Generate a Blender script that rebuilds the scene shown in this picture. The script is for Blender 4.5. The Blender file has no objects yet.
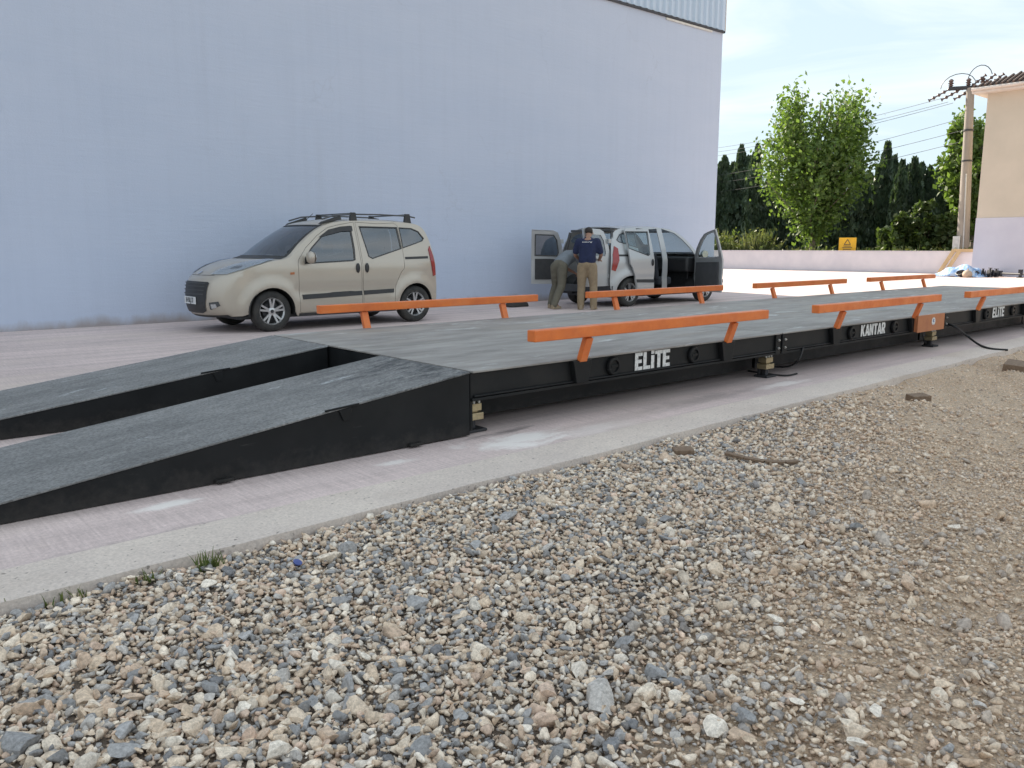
import bpy, bmesh, math, random
import numpy as np
from mathutils import Vector, Matrix, Euler
from mathutils.geometry import delaunay_2d_cdt

random.seed(7)
rng = np.random.default_rng(11)
R = math.radians
scene = bpy.context.scene
COL = scene.collection

# ------------------------------------------------------------------ camera
FPX, HOR, VPX, CH = 820.0, 247.0, 1470.0, 1.28      # focal length in px, horizon row, vanishing point of the bridge, height
PITCH = math.atan((384 - HOR) / FPX)
YAW = math.atan((VPX - 512) * math.cos(PITCH) / FPX)  # bridge runs along +x; the camera looks YAW to the left of it
cam_d = bpy.data.cameras.new('camera')
cam_d.sensor_width = 36.0
cam_d.lens = FPX / 1024 * 36.0
cam_d.clip_start = 0.05
cam_d.clip_end = 3000
cam = bpy.data.objects.new('camera', cam_d)
COL.objects.link(cam)
cam.location = (0, 0, CH)
cam.rotation_euler = (math.pi / 2 - PITCH, 0, YAW - math.pi / 2)
scene.camera = cam

# ------------------------------------------------------------------ world, sun, exposure
SUN_AZ, SUN_EL = 80.0, 29.0        # azimuth counted from +x towards +y
EXPOSURE = 2.5
w = bpy.data.worlds.new('World')
scene.world = w
w.use_nodes = True
wn, wl = w.node_tree.nodes, w.node_tree.links
wn.clear()
wo = wn.new('ShaderNodeOutputWorld')
bg = wn.new('ShaderNodeBackground')
bg.inputs['Strength'].default_value = 0.10
sky = wn.new('ShaderNodeTexSky')
sky.sky_type = 'NISHITA'
sky.sun_disc = False
sky.sun_elevation = R(SUN_EL)
sky.sun_rotation = R(90 - SUN_AZ)
sky.air_density = 1.1
sky.dust_density = 1.0
sky.ozone_density = 1.2
tc = wn.new('ShaderNodeTexCoord')
mp = wn.new('ShaderNodeMapping')
mp.inputs['Scale'].default_value = (1.2, 1.2, 5.0)
mp.inputs['Location'].default_value = (4.11, 2.13, 0)
cn = wn.new('ShaderNodeTexNoise')
cn.inputs['Scale'].default_value = 2.2
cn.inputs['Detail'].default_value = 7
cn.inputs['Roughness'].default_value = .55
cn.inputs['Distortion'].default_value = .6
cr = wn.new('ShaderNodeValToRGB')
cr.color_ramp.elements[0].position = .42
cr.color_ramp.elements[0].color = (1.22, 1.47, 1.66, 1)
cr.color_ramp.elements[1].position = .70
cr.color_ramp.elements[1].color = (2.05, 2.08, 2.05, 1)
mx = wn.new('ShaderNodeMix')
mx.data_type = 'RGBA'
mx.inputs['Factor'].default_value = .95      # thin bright haze veil over the clear sky
wl.new(tc.outputs['Generated'], mp.inputs['Vector'])
wl.new(mp.outputs['Vector'], cn.inputs['Vector'])
wl.new(cn.outputs['Fac'], cr.inputs['Fac'])
wl.new(cr.outputs['Color'], mx.inputs['B'])
wl.new(sky.outputs['Color'], mx.inputs['A'])
wl.new(mx.outputs['Result'], bg.inputs['Color'])
wl.new(bg.outputs['Background'], wo.inputs['Surface'])

sun_d = bpy.data.lights.new('sun', 'SUN')
sun_d.energy = 2.0
sun_d.angle = R(0.6)
sun_d.color = (1.0, .89, .74)
sun = bpy.data.objects.new('sun', sun_d)
COL.objects.link(sun)
sd = Vector((math.cos(R(SUN_EL)) * math.cos(R(SUN_AZ)), math.cos(R(SUN_EL)) * math.sin(R(SUN_AZ)), math.sin(R(SUN_EL))))
sun.rotation_euler = sd.to_track_quat('Z', 'Y').to_euler()
sun.location = sd * 60

vs = scene.view_settings
vs.view_transform = 'Standard'
vs.look = 'None'
vs.exposure = EXPOSURE
vs.gamma = 1
vs.use_curve_mapping = False
scene.render.engine = 'CYCLES'
scene.cycles.use_denoising = True
scene.cycles.max_bounces = 8
scene.cycles.transparent_max_bounces = 12

# ------------------------------------------------------------------ pixel helpers
_f = np.array([math.cos(YAW), math.sin(YAW), 0.]); RIGHT = np.array([math.sin(YAW), -math.cos(YAW), 0.])
FWD = math.cos(PITCH) * _f - math.sin(PITCH) * np.array([0, 0, 1.])
UP = math.sin(PITCH) * _f + math.cos(PITCH) * np.array([0, 0, 1.])
CC = np.array([0, 0, CH])
def ray(px, py): return FWD + RIGHT * (px - 512) / FPX - UP * (py - 384) / FPX
def gz(px, py, z=0.):
    r = ray(px, py); return CC + r * ((z - CH) / r[2])
def gy(px, py, y):
    r = ray(px, py); return CC + r * (y / r[1])
def gx(px, py, x):
    r = ray(px, py); return CC + r * (x / r[0])
def proj(P):
    d = np.asarray(P) - CC
    zz = d @ FWD
    return 512 + FPX * (d @ RIGHT) / zz, 384 - FPX * (d @ UP) / zz, zz

# ------------------------------------------------------------------ material helper
MATS = {}
def _pos(nt):
    return nt.nodes.new('ShaderNodeNewGeometry').outputs['Position']
def _objco(nt):
    return nt.nodes.new('ShaderNodeTexCoord').outputs['Object']
def mapping(nt, vec, scale=(1, 1, 1), rot=(0, 0, 0), loc=(0, 0, 0)):
    m = nt.nodes.new('ShaderNodeMapping')
    m.inputs['Scale'].default_value = scale
    m.inputs['Rotation'].default_value = rot
    m.inputs['Location'].default_value = loc
    nt.links.new(vec, m.inputs['Vector'])
    return m.outputs['Vector']
def noise(nt, vec, scale, detail=5, rough=.55, dist=0):
    n = nt.nodes.new('ShaderNodeTexNoise')
    n.inputs['Scale'].default_value = scale
    n.inputs['Detail'].default_value = detail
    n.inputs['Roughness'].default_value = rough
    n.inputs['Distortion'].default_value = dist
    nt.links.new(vec, n.inputs['Vector'])
    return n.outputs['Fac']
def ramp(nt, fac, stops, interp='LINEAR'):
    r = nt.nodes.new('ShaderNodeValToRGB')
    r.color_ramp.interpolation = interp
    e = r.color_ramp.elements
    while len(e) < len(stops): e.new(.5)
    for i, (p, c) in enumerate(stops):
        e[i].position = p
        c = (c, c, c) if not hasattr(c, '__len__') else c
        e[i].color = (*c, 1)
    nt.links.new(fac, r.inputs['Fac'])
    return r.outputs['Color']
def mixc(nt, fac, a, b, mode='MIX'):
    m = nt.nodes.new('ShaderNodeMix')
    m.data_type = 'RGBA'
    m.blend_type = mode
    for s, v in (('Factor', fac), ('A', a), ('B', b)):
        if hasattr(v, 'is_output'): nt.links.new(v, m.inputs[s])
        elif s == 'Factor': m.inputs[s].default_value = v
        else: m.inputs[s].default_value = (*v, 1)
    return m.outputs['Result']
def math_(nt, op, a, b=0., clamp=False):
    m = nt.nodes.new('ShaderNodeMath')
    m.operation = op
    m.use_clamp = clamp
    for i, v in enumerate((a, b)):
        if hasattr(v, 'is_output'): nt.links.new(v, m.inputs[i])
        else: m.inputs[i].default_value = v
    return m.outputs[0]
def bumpn(nt, h, strength=.3, dist=.01, normal=None):
    b = nt.nodes.new('ShaderNodeBump')
    b.inputs['Strength'].default_value = strength
    b.inputs['Distance'].default_value = dist
    nt.links.new(h, b.inputs['Height'])
    if normal: nt.links.new(normal, b.inputs['Normal'])
    return b.outputs['Normal']
def newmat(name):
    m = bpy.data.materials.new(name)
    m.use_nodes = True
    MATS[name] = m
    return m, m.node_tree, m.node_tree.nodes['Principled BSDF']
def setp(nt, p, **k):
    for n, v in k.items():
        n = n.replace('_', ' ')
        if hasattr(v, 'is_output'): nt.links.new(v, p.inputs[n])
        elif n == 'Base Color': p.inputs[n].default_value = (*v, 1)
        else: p.inputs[n].default_value = v
def simple(name, col, rough=.6, metal=0., col2=None, scale=6., stretch=(1, 1, 1), bump=0., bscale=60., bdist=.004, coat=0., obj=False, lo=.35, hi=.68, spec=.5):
    m, nt, p = newmat(name)
    vec = _objco(nt) if obj else _pos(nt)
    if col2 is None: col2 = tuple(c * .8 for c in col)
    v = mapping(nt, vec, stretch)
    c = ramp(nt, noise(nt, v, scale, 6, .6), [(lo, col), (hi, col2)])
    setp(nt, p, Base_Color=c, Roughness=rough, Metallic=metal, Coat_Weight=coat)
    p.inputs['Specular IOR Level'].default_value = spec
    if bump: setp(nt, p, Normal=bumpn(nt, noise(nt, vec, bscale, 4, .6), bump, bdist))
    return m

def make_materials():
    # warehouse plaster: roughcast, faint trowel streaks
    m, nt, p = newmat('plaster_lavender')
    P = _pos(nt)
    a = noise(nt, mapping(nt, P, (.5, .5, 1.6)), .9, 6, .6)
    c = ramp(nt, a, [(.3, (.50, .565, .70)), (.7, (.53, .59, .72))])
    b = ramp(nt, noise(nt, mapping(nt, P, (6, 6, .35)), 1.2, 4, .6), [(.45, 1.), (.8, .97)])
    c = mixc(nt, 1., c, b, 'MULTIPLY')
    sep = nt.nodes.new('ShaderNodeSeparateXYZ'); nt.links.new(P, sep.inputs[0])
    dn = noise(nt, mapping(nt, P, (1, 1, .5)), 2.3, 6, .65)
    dirt = math_(nt, 'SUBTRACT', math_(nt, 'MULTIPLY', dn, .34), sep.outputs['Z'])
    dirt = math_(nt, 'MULTIPLY', dirt, 6., True)
    c = mixc(nt, math_(nt, 'MULTIPLY', dirt, .75), c, (.30, .24, .20))
    vo = nt.nodes.new('ShaderNodeTexVoronoi'); vo.feature = 'DISTANCE_TO_EDGE'; vo.inputs['Scale'].default_value = .42
    wv = nt.nodes.new('ShaderNodeVectorMath'); wv.operation = 'ADD'
    dv = nt.nodes.new('ShaderNodeTexNoise'); dv.inputs['Scale'].default_value = 1.6; dv.inputs['Detail'].default_value = 6; nt.links.new(P, dv.inputs['Vector'])
    nt.links.new(P, wv.inputs[0]); nt.links.new(dv.outputs['Color'], wv.inputs[1]); nt.links.new(wv.outputs[0], vo.inputs['Vector'])
    crk = math_(nt, 'MULTIPLY', ramp(nt, vo.outputs['Distance'], [(.0, 1.), (.006, 0.)]), ramp(nt, noise(nt, P, .5, 3, .5), [(.54, 0.), (.62, .12)]))
    c = mixc(nt, crk, c, (.25, .26, .30))
    rs = ramp(nt, noise(nt, mapping(nt, P, (1.1, 1.1, .05)), 2.4, 5, .65), [(.58, 0.), (.8, .13)])
    c = mixc(nt, math_(nt, 'MULTIPLY', rs, ramp(nt, noise(nt, P, .22, 2, .5), [(.45, 0.), (.6, 1.)])), c, (.36, .38, .44))
    setp(nt, p, Base_Color=c, Roughness=.88)
    h = noise(nt, P, 55, 5, .65)
    h2 = noise(nt, mapping(nt, P, (.6, .6, 5)), 3., 5, .6)
    n1 = bumpn(nt, h2, .35, .012)
    setp(nt, p, Normal=bumpn(nt, h, .5, .006, n1))
    # low boundary wall / house plinth
    simple('wall_white', (.66, .63, .66), .85, col2=(.58, .56, .60), scale=1.3, bump=.3, bscale=40)
    simple('house_beige', (.57, .495, .40), .85, col2=(.52, .455, .365), scale=.8, bump=.3, bscale=40)
    simple('house_lavender', (.55, .54, .60), .85, col2=(.49, .48, .55), scale=.7, bump=.3, bscale=40)
    simple('eave_white', (.70, .64, .58), .7, col2=(.6, .52, .46), scale=3)
    simple('roof_tile', (.13, .085, .065), .8, col2=(.075, .055, .048), scale=6, bump=.4)
    simple('cladding_steel', (.55, .63, .74), .38, .25, col2=(.52, .60, .70), scale=.6, stretch=(3, 3, .2))
    simple('flashing_dark', (.06, .06, .07), .6)
    # brushed yard concrete with stains
    m, nt, p = newmat('yard_concrete')
    P = _pos(nt)
    c = ramp(nt, noise(nt, P, .55, 7, .62), [(.3, (.70, .575, .545)), (.55, (.64, .525, .50)), (.75, (.53, .445, .43))])
    sp = ramp(nt, noise(nt, P, 60, 3, .7), [(.3, .82), (.7, 1.1)])
    c = mixc(nt, 1., c, sp, 'MULTIPLY')
    br = ramp(nt, noise(nt, mapping(nt, P, (60, 3.2, 1)), 1., 3, .6), [(.3, .86), (.7, 1.08)])
    c = mixc(nt, 1., c, br, 'MULTIPLY')
    st = ramp(nt, noise(nt, mapping(nt, P, (.16, 2.6, 1)), 1.3, 7, .7), [(.35, .80), (.6, 1.06)])
    c = mixc(nt, 1., c, st, 'MULTIPLY')
    oil = ramp(nt, noise(nt, P, 1.7, 7, .7), [(.66, 0.), (.74, .32)])
    c = mixc(nt, oil, c, (.24, .20, .19))
    tan = ramp(nt, noise(nt, mapping(nt, P, (.35, 1, 1)), .9, 5, .6), [(.5, 0.), (.75, .55)])
    c = mixc(nt, tan, c, (.58, .50, .41))
    def blot(cx, cy, rx, ry, rot, lo=.35, hi=.62):
        v = mapping(nt, P, (1, 1, 0), loc=(-cx, -cy, 0))
        v = mapping(nt, v, (1 / rx, 1 / ry, 0), rot=(0, 0, -rot))
        ln = nt.nodes.new('ShaderNodeVectorMath'); ln.operation = 'LENGTH'; nt.links.new(v, ln.inputs[0])
        d = math_(nt, 'SUBTRACT', 1.15, ln.outputs['Value'])
        d = math_(nt, 'ADD', d, math_(nt, 'MULTIPLY', math_(nt, 'SUBTRACT', noise(nt, mapping(nt, P, (.6, 1.3, 1)), 5.5, 9, .72, .5), .5), 3.4))
        return math_(nt, 'MULTIPLY', math_(nt, 'SUBTRACT', d, .0), 1.3, True)
    for (px, py, rx, ry, rot, amt) in [(168, 505, .16, .06, .2, .85), (520, 440, .42, .17, .15, .9), (398, 462, .12, .06, .1, .7), (785, 384, .45, .09, .1, .6), (590, 430, .5, .12, 0, .35)]:
        q = gz(px, py)
        c = mixc(nt, math_(nt, 'MULTIPLY', blot(q[0], q[1], rx, ry, rot), amt), c, (.84, .79, .75))
    for (px, py, rx, ry, rot, amt) in [(505, 432, .3, .05, .1, .7), (180, 530, .5, .05, .0, .3), (700, 400, .8, .12, 0, .3)]:
        q = gz(px, py)
        c = mixc(nt, math_(nt, 'MULTIPLY', blot(q[0], q[1], rx, ry, rot), amt), c, (.16, .14, .135))
    setp(nt, p, Base_Color=c, Roughness=.85)
    n1 = bumpn(nt, noise(nt, mapping(nt, P, (70, 3, 1)), 1., 3, .6), .5, .004)
    setp(nt, p, Normal=bumpn(nt, noise(nt, P, 45, 6, .7), .4, .004, n1))
    m, nt, p = newmat('kerb_concrete')
    P = _pos(nt)
    c = ramp(nt, noise(nt, P, 1.6, 7, .65), [(.3, (.70, .61, .535)), (.7, (.585, .505, .455))])
    c = mixc(nt, 1., c, ramp(nt, noise(nt, P, 70, 3, .7), [(.3, .8), (.65, 1.08)]), 'MULTIPLY')
    pit = ramp(nt, noise(nt, P, 33, 2, .5), [(.27, .45), (.33, 1.)])
    c = mixc(nt, 1., c, pit, 'MULTIPLY')
    c = mixc(nt, ramp(nt, noise(nt, P, .8, 5, .6), [(.55, 0.), (.8, .5)]), c, (.55, .46, .36))
    setp(nt, p, Base_Color=c, Roughness=.9)
    setp(nt, p, Normal=bumpn(nt, noise(nt, P, 40, 6, .7), .6, .006))
    # compacted earth with fine grit
    m, nt, p = newmat('earth_grit')
    P = _pos(nt)
    base = ramp(nt, noise(nt, P, .9, 7, .62), [(.3, (.66, .445, .28)), (.55, (.76, .545, .36)), (.75, (.82, .63, .45))])
    vor = nt.nodes.new('ShaderNodeTexVoronoi'); vor.inputs['Scale'].default_value = 85
    nt.links.new(P, vor.inputs['Vector'])
    sepc = nt.nodes.new('ShaderNodeSeparateColor'); nt.links.new(vor.outputs['Color'], sepc.inputs[0])
    peb = ramp(nt, sepc.outputs['Red'], [(0, (.46, .355, .275)), (.25, (.60, .45, .325)), (.5, (.70, .55, .405)), (.75, (.36, .33, .305)), (.92, (.80, .68, .55))], 'CONSTANT')
    c = mixc(nt, .5, base, peb)
    c = mixc(nt, 1., c, ramp(nt, vor.outputs['Distance'], [(.0, 1.15), (.9, .66)]), 'MULTIPLY')
    # soil colour darkened to deepen shade between the coarse stones next to the yard
    sx_ = nt.nodes.new('ShaderNodeSeparateXYZ'); nt.links.new(P, sx_.inputs[0])
    dd = math_(nt, 'SUBTRACT', math_(nt, 'MULTIPLY', math_(nt, 'SUBTRACT', sx_.outputs['Y'], 3.25), .884), math_(nt, 'MULTIPLY', math_(nt, 'SUBTRACT', sx_.outputs['X'], 6.0), .468))
    c = mixc(nt, math_(nt, 'MULTIPLY', math_(nt, 'ADD', dd, -.05), 2., True), c, (.20, .155, .12))
    setp(nt, p, Base_Color=c, Roughness=.95)
    n1 = bumpn(nt, math_(nt, 'SUBTRACT', 1., vor.outputs['Distance']), .7, .008)
    setp(nt, p, Normal=bumpn(nt, noise(nt, P, 25, 7, .7), .9, .03, n1))
    simple('dry_field', (.20, .165, .10), .95, col2=(.11, .115, .05), scale=.4)
    # stones: colour from a per-vertex attribute, and from the object for the single stones
    PAL = [(0., (.74, .60, .46)), (.17, (.81, .69, .555)), (.32, (.69, .54, .40)), (.44, (.84, .75, .64)), (.53, (.31, .305, .305)), (.61, (.40, .39, .385)), (.70, (.54, .50, .46)), (.80, (.64, .48, .355)), (.91, (.235, .235, .245)), (.945, (.70, .52, .40))]
    global PALETTE
    PALETTE = PAL
    for nm in ('stone_grain', 'stone_single'):
        m, nt, p = newmat(nm)
        if nm == 'stone_grain':
            at = nt.nodes.new('ShaderNodeAttribute'); at.attribute_name = 'Col'
            c = at.outputs['Color']
        else:
            oi = nt.nodes.new('ShaderNodeObjectInfo')
            c = ramp(nt, oi.outputs['Random'], PAL, 'CONSTANT')
        P = _pos(nt)
        c = mixc(nt, 1., c, ramp(nt, noise(nt, P, 75, 6, .75), [(.32, .55), (.66, 1.28)]), 'MULTIPLY')
        c = mixc(nt, ramp(nt, noise(nt, P, 130, 2, .5), [(.6, 0.), (.75, .35)]), c, (.50, .44, .36))
        setp(nt, p, Base_Color=c, Roughness=.85, Normal=bumpn(nt, noise(nt, P, 150, 4, .6), .4, .002))
    # weighbridge
    m, nt, p = newmat('deck_steel')
    P = _pos(nt)
    a = noise(nt, mapping(nt, P, (.9, 3.4, 1)), 1.5, 8, .68)
    c = ramp(nt, a, [(.3, (.19, .177, .163)), (.5, (.28, .262, .243)), (.7, (.37, .35, .325))])
    b = noise(nt, mapping(nt, P, (1.1, 3, 1)), 1.3, 7, .7, .4)
    c = mixc(nt, ramp(nt, b, [(.58, 0.), (.70, .75)]), c, (.66, .68, .68))
    d = noise(nt, mapping(nt, P, (.6, 2, 1)), 1.0, 5, .6)
    c = mixc(nt, ramp(nt, d, [(.56, 0.), (.72, .45)]), c, (.33, .275, .21))
    c = mixc(nt, 1., c, ramp(nt, noise(nt, mapping(nt, P, (2, 30, 1)), 2, 4, .6), [(.3, .9), (.7, 1.08)]), 'MULTIPLY')
    setp(nt, p, Base_Color=c, Roughness=.62, Metallic=.0)
    setp(nt, p, Normal=bumpn(nt, noise(nt, P, 70, 5, .7), .35, .003))
    m, nt, p = newmat('ramp_top')
    P = _pos(nt)
    a = noise(nt, mapping(nt, P, (1, 3, 1)), 1.7, 9, .74)
    c = ramp(nt, a, [(.3, (.13, .13, .13)), (.5, (.205, .205, .203)), (.72, (.30, .297, .29))])
    b = noise(nt, mapping(nt, P, (1, 3, 1)), 1.9, 7, .7, .4)
    c = mixc(nt, ramp(nt, b, [(.61, 0.), (.72, .7)]), c, (.60, .63, .65))
    c = mixc(nt, 1., c, ramp(nt, noise(nt, P, 55, 4, .7), [(.35, .55), (.6, 1.1)]), 'MULTIPLY')
    q = gz(400, 372, .45)
    sx = nt.nodes.new('ShaderNodeSeparateXYZ'); nt.links.new(P, sx.inputs[0])
    fx = math_(nt, 'MULTIPLY', math_(nt, 'SUBTRACT', sx.outputs['X'], 2.35), 1.25, True)
    fy = math_(nt, 'SUBTRACT', 1., math_(nt, 'MULTIPLY', math_(nt, 'SUBTRACT', sx.outputs['Y'], 5.1), 1.2, True))
    dk = math_(nt, 'SUBTRACT', math_(nt, 'MULTIPLY', noise(nt, mapping(nt, P, (1, 2.2, 1)), 6, 9, .78), 2.), .92)
    dk = math_(nt, 'MULTIPLY', math_(nt, 'MULTIPLY', dk, fx), math_(nt, 'MULTIPLY', fy, 2.2), True)
    c = mixc(nt, math_(nt, 'MULTIPLY', dk, 1.6, True), c, (.035, .038, .042))
    setp(nt, p, Base_Color=c, Roughness=.7, Normal=bumpn(nt, noise(nt, P, 50, 6, .7), .5, .004))
    m = simple('black_paint', (.009, .010, .011), .42, col2=(.015, .016, .017), scale=4, bump=.14, bscale=14, spec=.22)
    nt = m.node_tree; p = nt.nodes['Principled BSDF']; c = p.inputs['Base Color'].links[0].from_socket; P = _pos(nt)
    sep = nt.nodes.new('ShaderNodeSeparateXYZ'); nt.links.new(P, sep.inputs[0])
    sp_ = math_(nt, 'SUBTRACT', math_(nt, 'MULTIPLY', noise(nt, P, 14, 8, .75), .34), math_(nt, 'ADD', sep.outputs['Z'], .06))
    c = mixc(nt, math_(nt, 'MULTIPLY', sp_, 1.5, True), c, (.14, .12, .105))
    scf = ramp(nt, noise(nt, mapping(nt, P, (1.2, 1, 9)), 3.2, 8, .7), [(.64, 0.), (.74, .16)])
    c = mixc(nt, scf, c, (.20, .19, .18))
    setp(nt, p, Base_Color=c, Roughness=ramp(nt, noise(nt, P, 3, 5, .6), [(.3, .34), (.7, .58)]))
    simple('black_paint_worn', (.011, .012, .013), .5, col2=(.026, .025, .024), scale=2.5, lo=.5, hi=.8, bump=.15, bscale=25, spec=.25)
    simple('orange_paint', (.74, .185, .034), .36, col2=(.62, .14, .03), scale=5, bump=.12, bscale=30)
    m = MATS['orange_paint']; nt = m.node_tree; p = nt.nodes['Principled BSDF']; c = p.inputs['Base Color'].links[0].from_socket; P = _pos(nt)
    c = mixc(nt, ramp(nt, noise(nt, P, 17, 8, .75), [(.66, 0.), (.74, .8)]), c, (.16, .05, .025))
    c = mixc(nt, ramp(nt, noise(nt, mapping(nt, P, (1, 4, 4)), 2.2, 6, .7), [(.5, 0.), (.8, .3)]), c, (.70, .36, .18))
    setp(nt, p, Base_Color=c, Roughness=ramp(nt, noise(nt, P, 5, 5, .6), [(.3, .3), (.7, .55)]))
    simple('box_orange', (.46, .17, .065), .5, col2=(.38, .13, .055), scale=6)
    simple('white_print', (.74, .74, .72), .6, col2=(.40, .40, .39), scale=45, lo=.45, hi=.75)
    simple('logo_red', (.5, .06, .05), .5)
    simple('logo_blue', (.08, .12, .35), .5)
    simple('brass_zinc', (.52, .43, .26), .42, .7, col2=(.40, .32, .2), scale=30)
    simple('zinc', (.55, .55, .53), .4, .8)
    simple('rubber_black', (.012, .012, .013), .6)
    # vehicles
    def paint(nm, col, col2):
        m, nt, p = newmat(nm)
        P = _objco(nt)
        dust = noise(nt, P, 2.2, 6, .65)
        sep = nt.nodes.new('ShaderNodeSeparateXYZ'); nt.links.new(P, sep.inputs[0])
        low = math_(nt, 'SUBTRACT', .75, sep.outputs['Z'], True)
        f = math_(nt, 'MULTIPLY', math_(nt, 'ADD', low, .12), dust, True)
        c = mixc(nt, f, col, (.36, .30, .23))
        setp(nt, p, Base_Color=c, Metallic=.45, Coat_Weight=.7, Coat_Roughness=.06)
        r = math_(nt, 'ADD', math_(nt, 'MULTIPLY', f, .6), .33, True)
        setp(nt, p, Roughness=r)
        return m
    paint('paint_beige', (.47, .425, .36), (.4, .35, .28))
    paint('paint_silver', (.45, .465, .475), (.4, .4, .4))
    simple('plastic_black', (.022, .023, .025), .5, col2=(.035, .035, .036), scale=12, obj=True)
    simple('trim_grey', (.07, .072, .075), .55, obj=True)
    simple('rail_grey', (.10, .105, .115), .4, .3, obj=True)
    simple('seat_fabric', (.045, .05, .06), .9, obj=True)
    simple('lining_grey', (.14, .145, .15), .85, obj=True)
    simple('tyre_rubber', (.022, .022, .022), .8, col2=(.05, .047, .042), scale=9, obj=True)
    simple('alloy', (.56, .565, .57), .3, .75, col2=(.48, .48, .48), scale=8, obj=True)
    simple('chrome', (.75, .75, .76), .12, 1.)
    simple('lamp_red', (.30, .012, .014), .2, coat=.6)
    simple('paper_white', (.75, .74, .70), .8)
    simple('plate_white', (.75, .76, .76), .5)
    def glass(nm, tint, fac, rough=.02):
        m, nt, p = newmat(nm)
        nt.nodes.remove(p)
        out = nt.nodes['Material Output']
        tr = nt.nodes.new('ShaderNodeBsdfTransparent'); tr.inputs['Color'].default_value = (*tint, 1)
        gl = nt.nodes.new('ShaderNodeBsdfGlossy'); gl.inputs['Roughness'].default_value = rough
        gl.inputs['Color'].default_value = (.9, .95, 1, 1)
        lw = nt.nodes.new('ShaderNodeLayerWeight'); lw.inputs['Blend'].default_value = .5
        fm = math_(nt, 'ADD', math_(nt, 'MULTIPLY', math_(nt, 'POWER', lw.outputs['Facing'], 4.), .7), .045 + fac, True)
        sh = nt.nodes.new('ShaderNodeMixShader')
        nt.links.new(fm, sh.inputs[0]); nt.links.new(tr.outputs[0], sh.inputs[1]); nt.links.new(gl.outputs[0], sh.inputs[2])
        nt.links.new(sh.outputs[0], out.inputs['Surface'])
        return m
    glass('glass_tinted', (.16, .18, .19), .13)
    glass('glass_clear', (.62, .70, .70), .05)
    glass('glass_lamp', (.85, .87, .88), .12, .08)
    simple('lamp_bowl', (.62, .64, .64), .2, .7)
    # people
    simple('skin', (.36, .20, .135), .6, obj=True)
    simple('cloth_navy', (.018, .026, .075), .9, col2=(.012, .018, .05), obj=True, scale=9, bump=.8, bscale=11, bdist=.03)
    simple('cloth_khaki', (.30, .225, .14), .9, col2=(.24, .18, .115), obj=True, scale=9, bump=.8, bscale=10, bdist=.035)
    simple('cloth_olive', (.15, .135, .10), .9, col2=(.11, .10, .075), obj=True, scale=9, bump=.8, bscale=10, bdist=.035)
    simple('cloth_grey', (.21, .235, .26), .9, col2=(.17, .19, .21), obj=True, scale=9, bump=.8, bscale=11, bdist=.03)
    simple('hair_dark', (.03, .022, .018), .7, obj=True)
    simple('shoe_tan', (.36, .28, .19), .8, obj=True)
    simple('shoe_dark', (.05, .045, .04), .8, obj=True)
    # vegetation
    def leaf(nm, ca, cb, trans):
        m, nt, p = newmat(nm)
        g = nt.nodes.new('ShaderNodeNewGeometry')
        c = ramp(nt, g.outputs['Random Per Island'], [(0, ca), (1, cb)])
        c2 = mixc(nt, 1., c, ramp(nt, noise(nt, g.outputs['Position'], .9, 3, .6), [(.35, .75), (.65, 1.2)]), 'MULTIPLY')
        setp(nt, p, Base_Color=c2, Roughness=.55)
        t = nt.nodes.new('ShaderNodeBsdfTranslucent')
        ct = mixc(nt, 1., c2, (1.2, 1.25, .6), 'MULTIPLY')
        nt.links.new(ct, t.inputs['Color'])
        s = nt.nodes.new('ShaderNodeMixShader'); s.inputs[0].default_value = trans
        nt.links.new(p.outputs[0], s.inputs[1]); nt.links.new(t.outputs[0], s.inputs[2])
        nt.links.new(s.outputs[0], nt.nodes['Material Output'].inputs['Surface'])
        return m
    leaf('leaf_bright', (.085, .15, .036), (.16, .235, .07), .48)
    leaf('leaf_cypress', (.04, .07, .046), (.078, .118, .066), .22)
    leaf('leaf_bush', (.05, .085, .024), (.085, .125, .04), .35)
    leaf('leaf_weed', (.07, .11, .03), (.17, .18, .07), .35)
    leaf('leaf_grass', (.09, .14, .035), (.19, .21, .08), .35)
    simple('bark_pale', (.22, .19, .155), .9, col2=(.14, .12, .10), scale=8, stretch=(1, 1, .25), bump=.5, bscale=20)
    simple('bark_dark', (.09, .07, .055), .95, col2=(.06, .05, .04), scale=8)
    # street things
    simple('pole_concrete', (.30, .265, .23), .85, col2=(.22, .195, .17), scale=1.2, stretch=(3, 3, .4), bump=.3)
    simple('steel_dark', (.05, .05, .055), .55, .4)
    simple('insulator', (.11, .075, .07), .35)
    simple('wire_dark', (.06, .065, .07), .5)
    simple('sign_yellow', (.72, .40, .012), .5, col2=(.62, .34, .012), scale=2)
    simple('tarp_blue', (.16, .33, .62), .45, col2=(.48, .58, .72), scale=3.5, stretch=(1, 3, 1), lo=.42, hi=.56)
    simple('timber', (.50, .36, .20), .8, col2=(.40, .28, .15), scale=3, stretch=(1, 1, .2))
    simple('wood_brown', (.155, .10, .065), .85, col2=(.24, .17, .115), scale=14, stretch=(1, 6, 6), bump=.5)
    simple('bag_tan', (.50, .38, .28), .8)
    simple('blue_plastic', (.06, .09, .30), .4)
make_materials()
def MT(n): return MATS[n]

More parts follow.
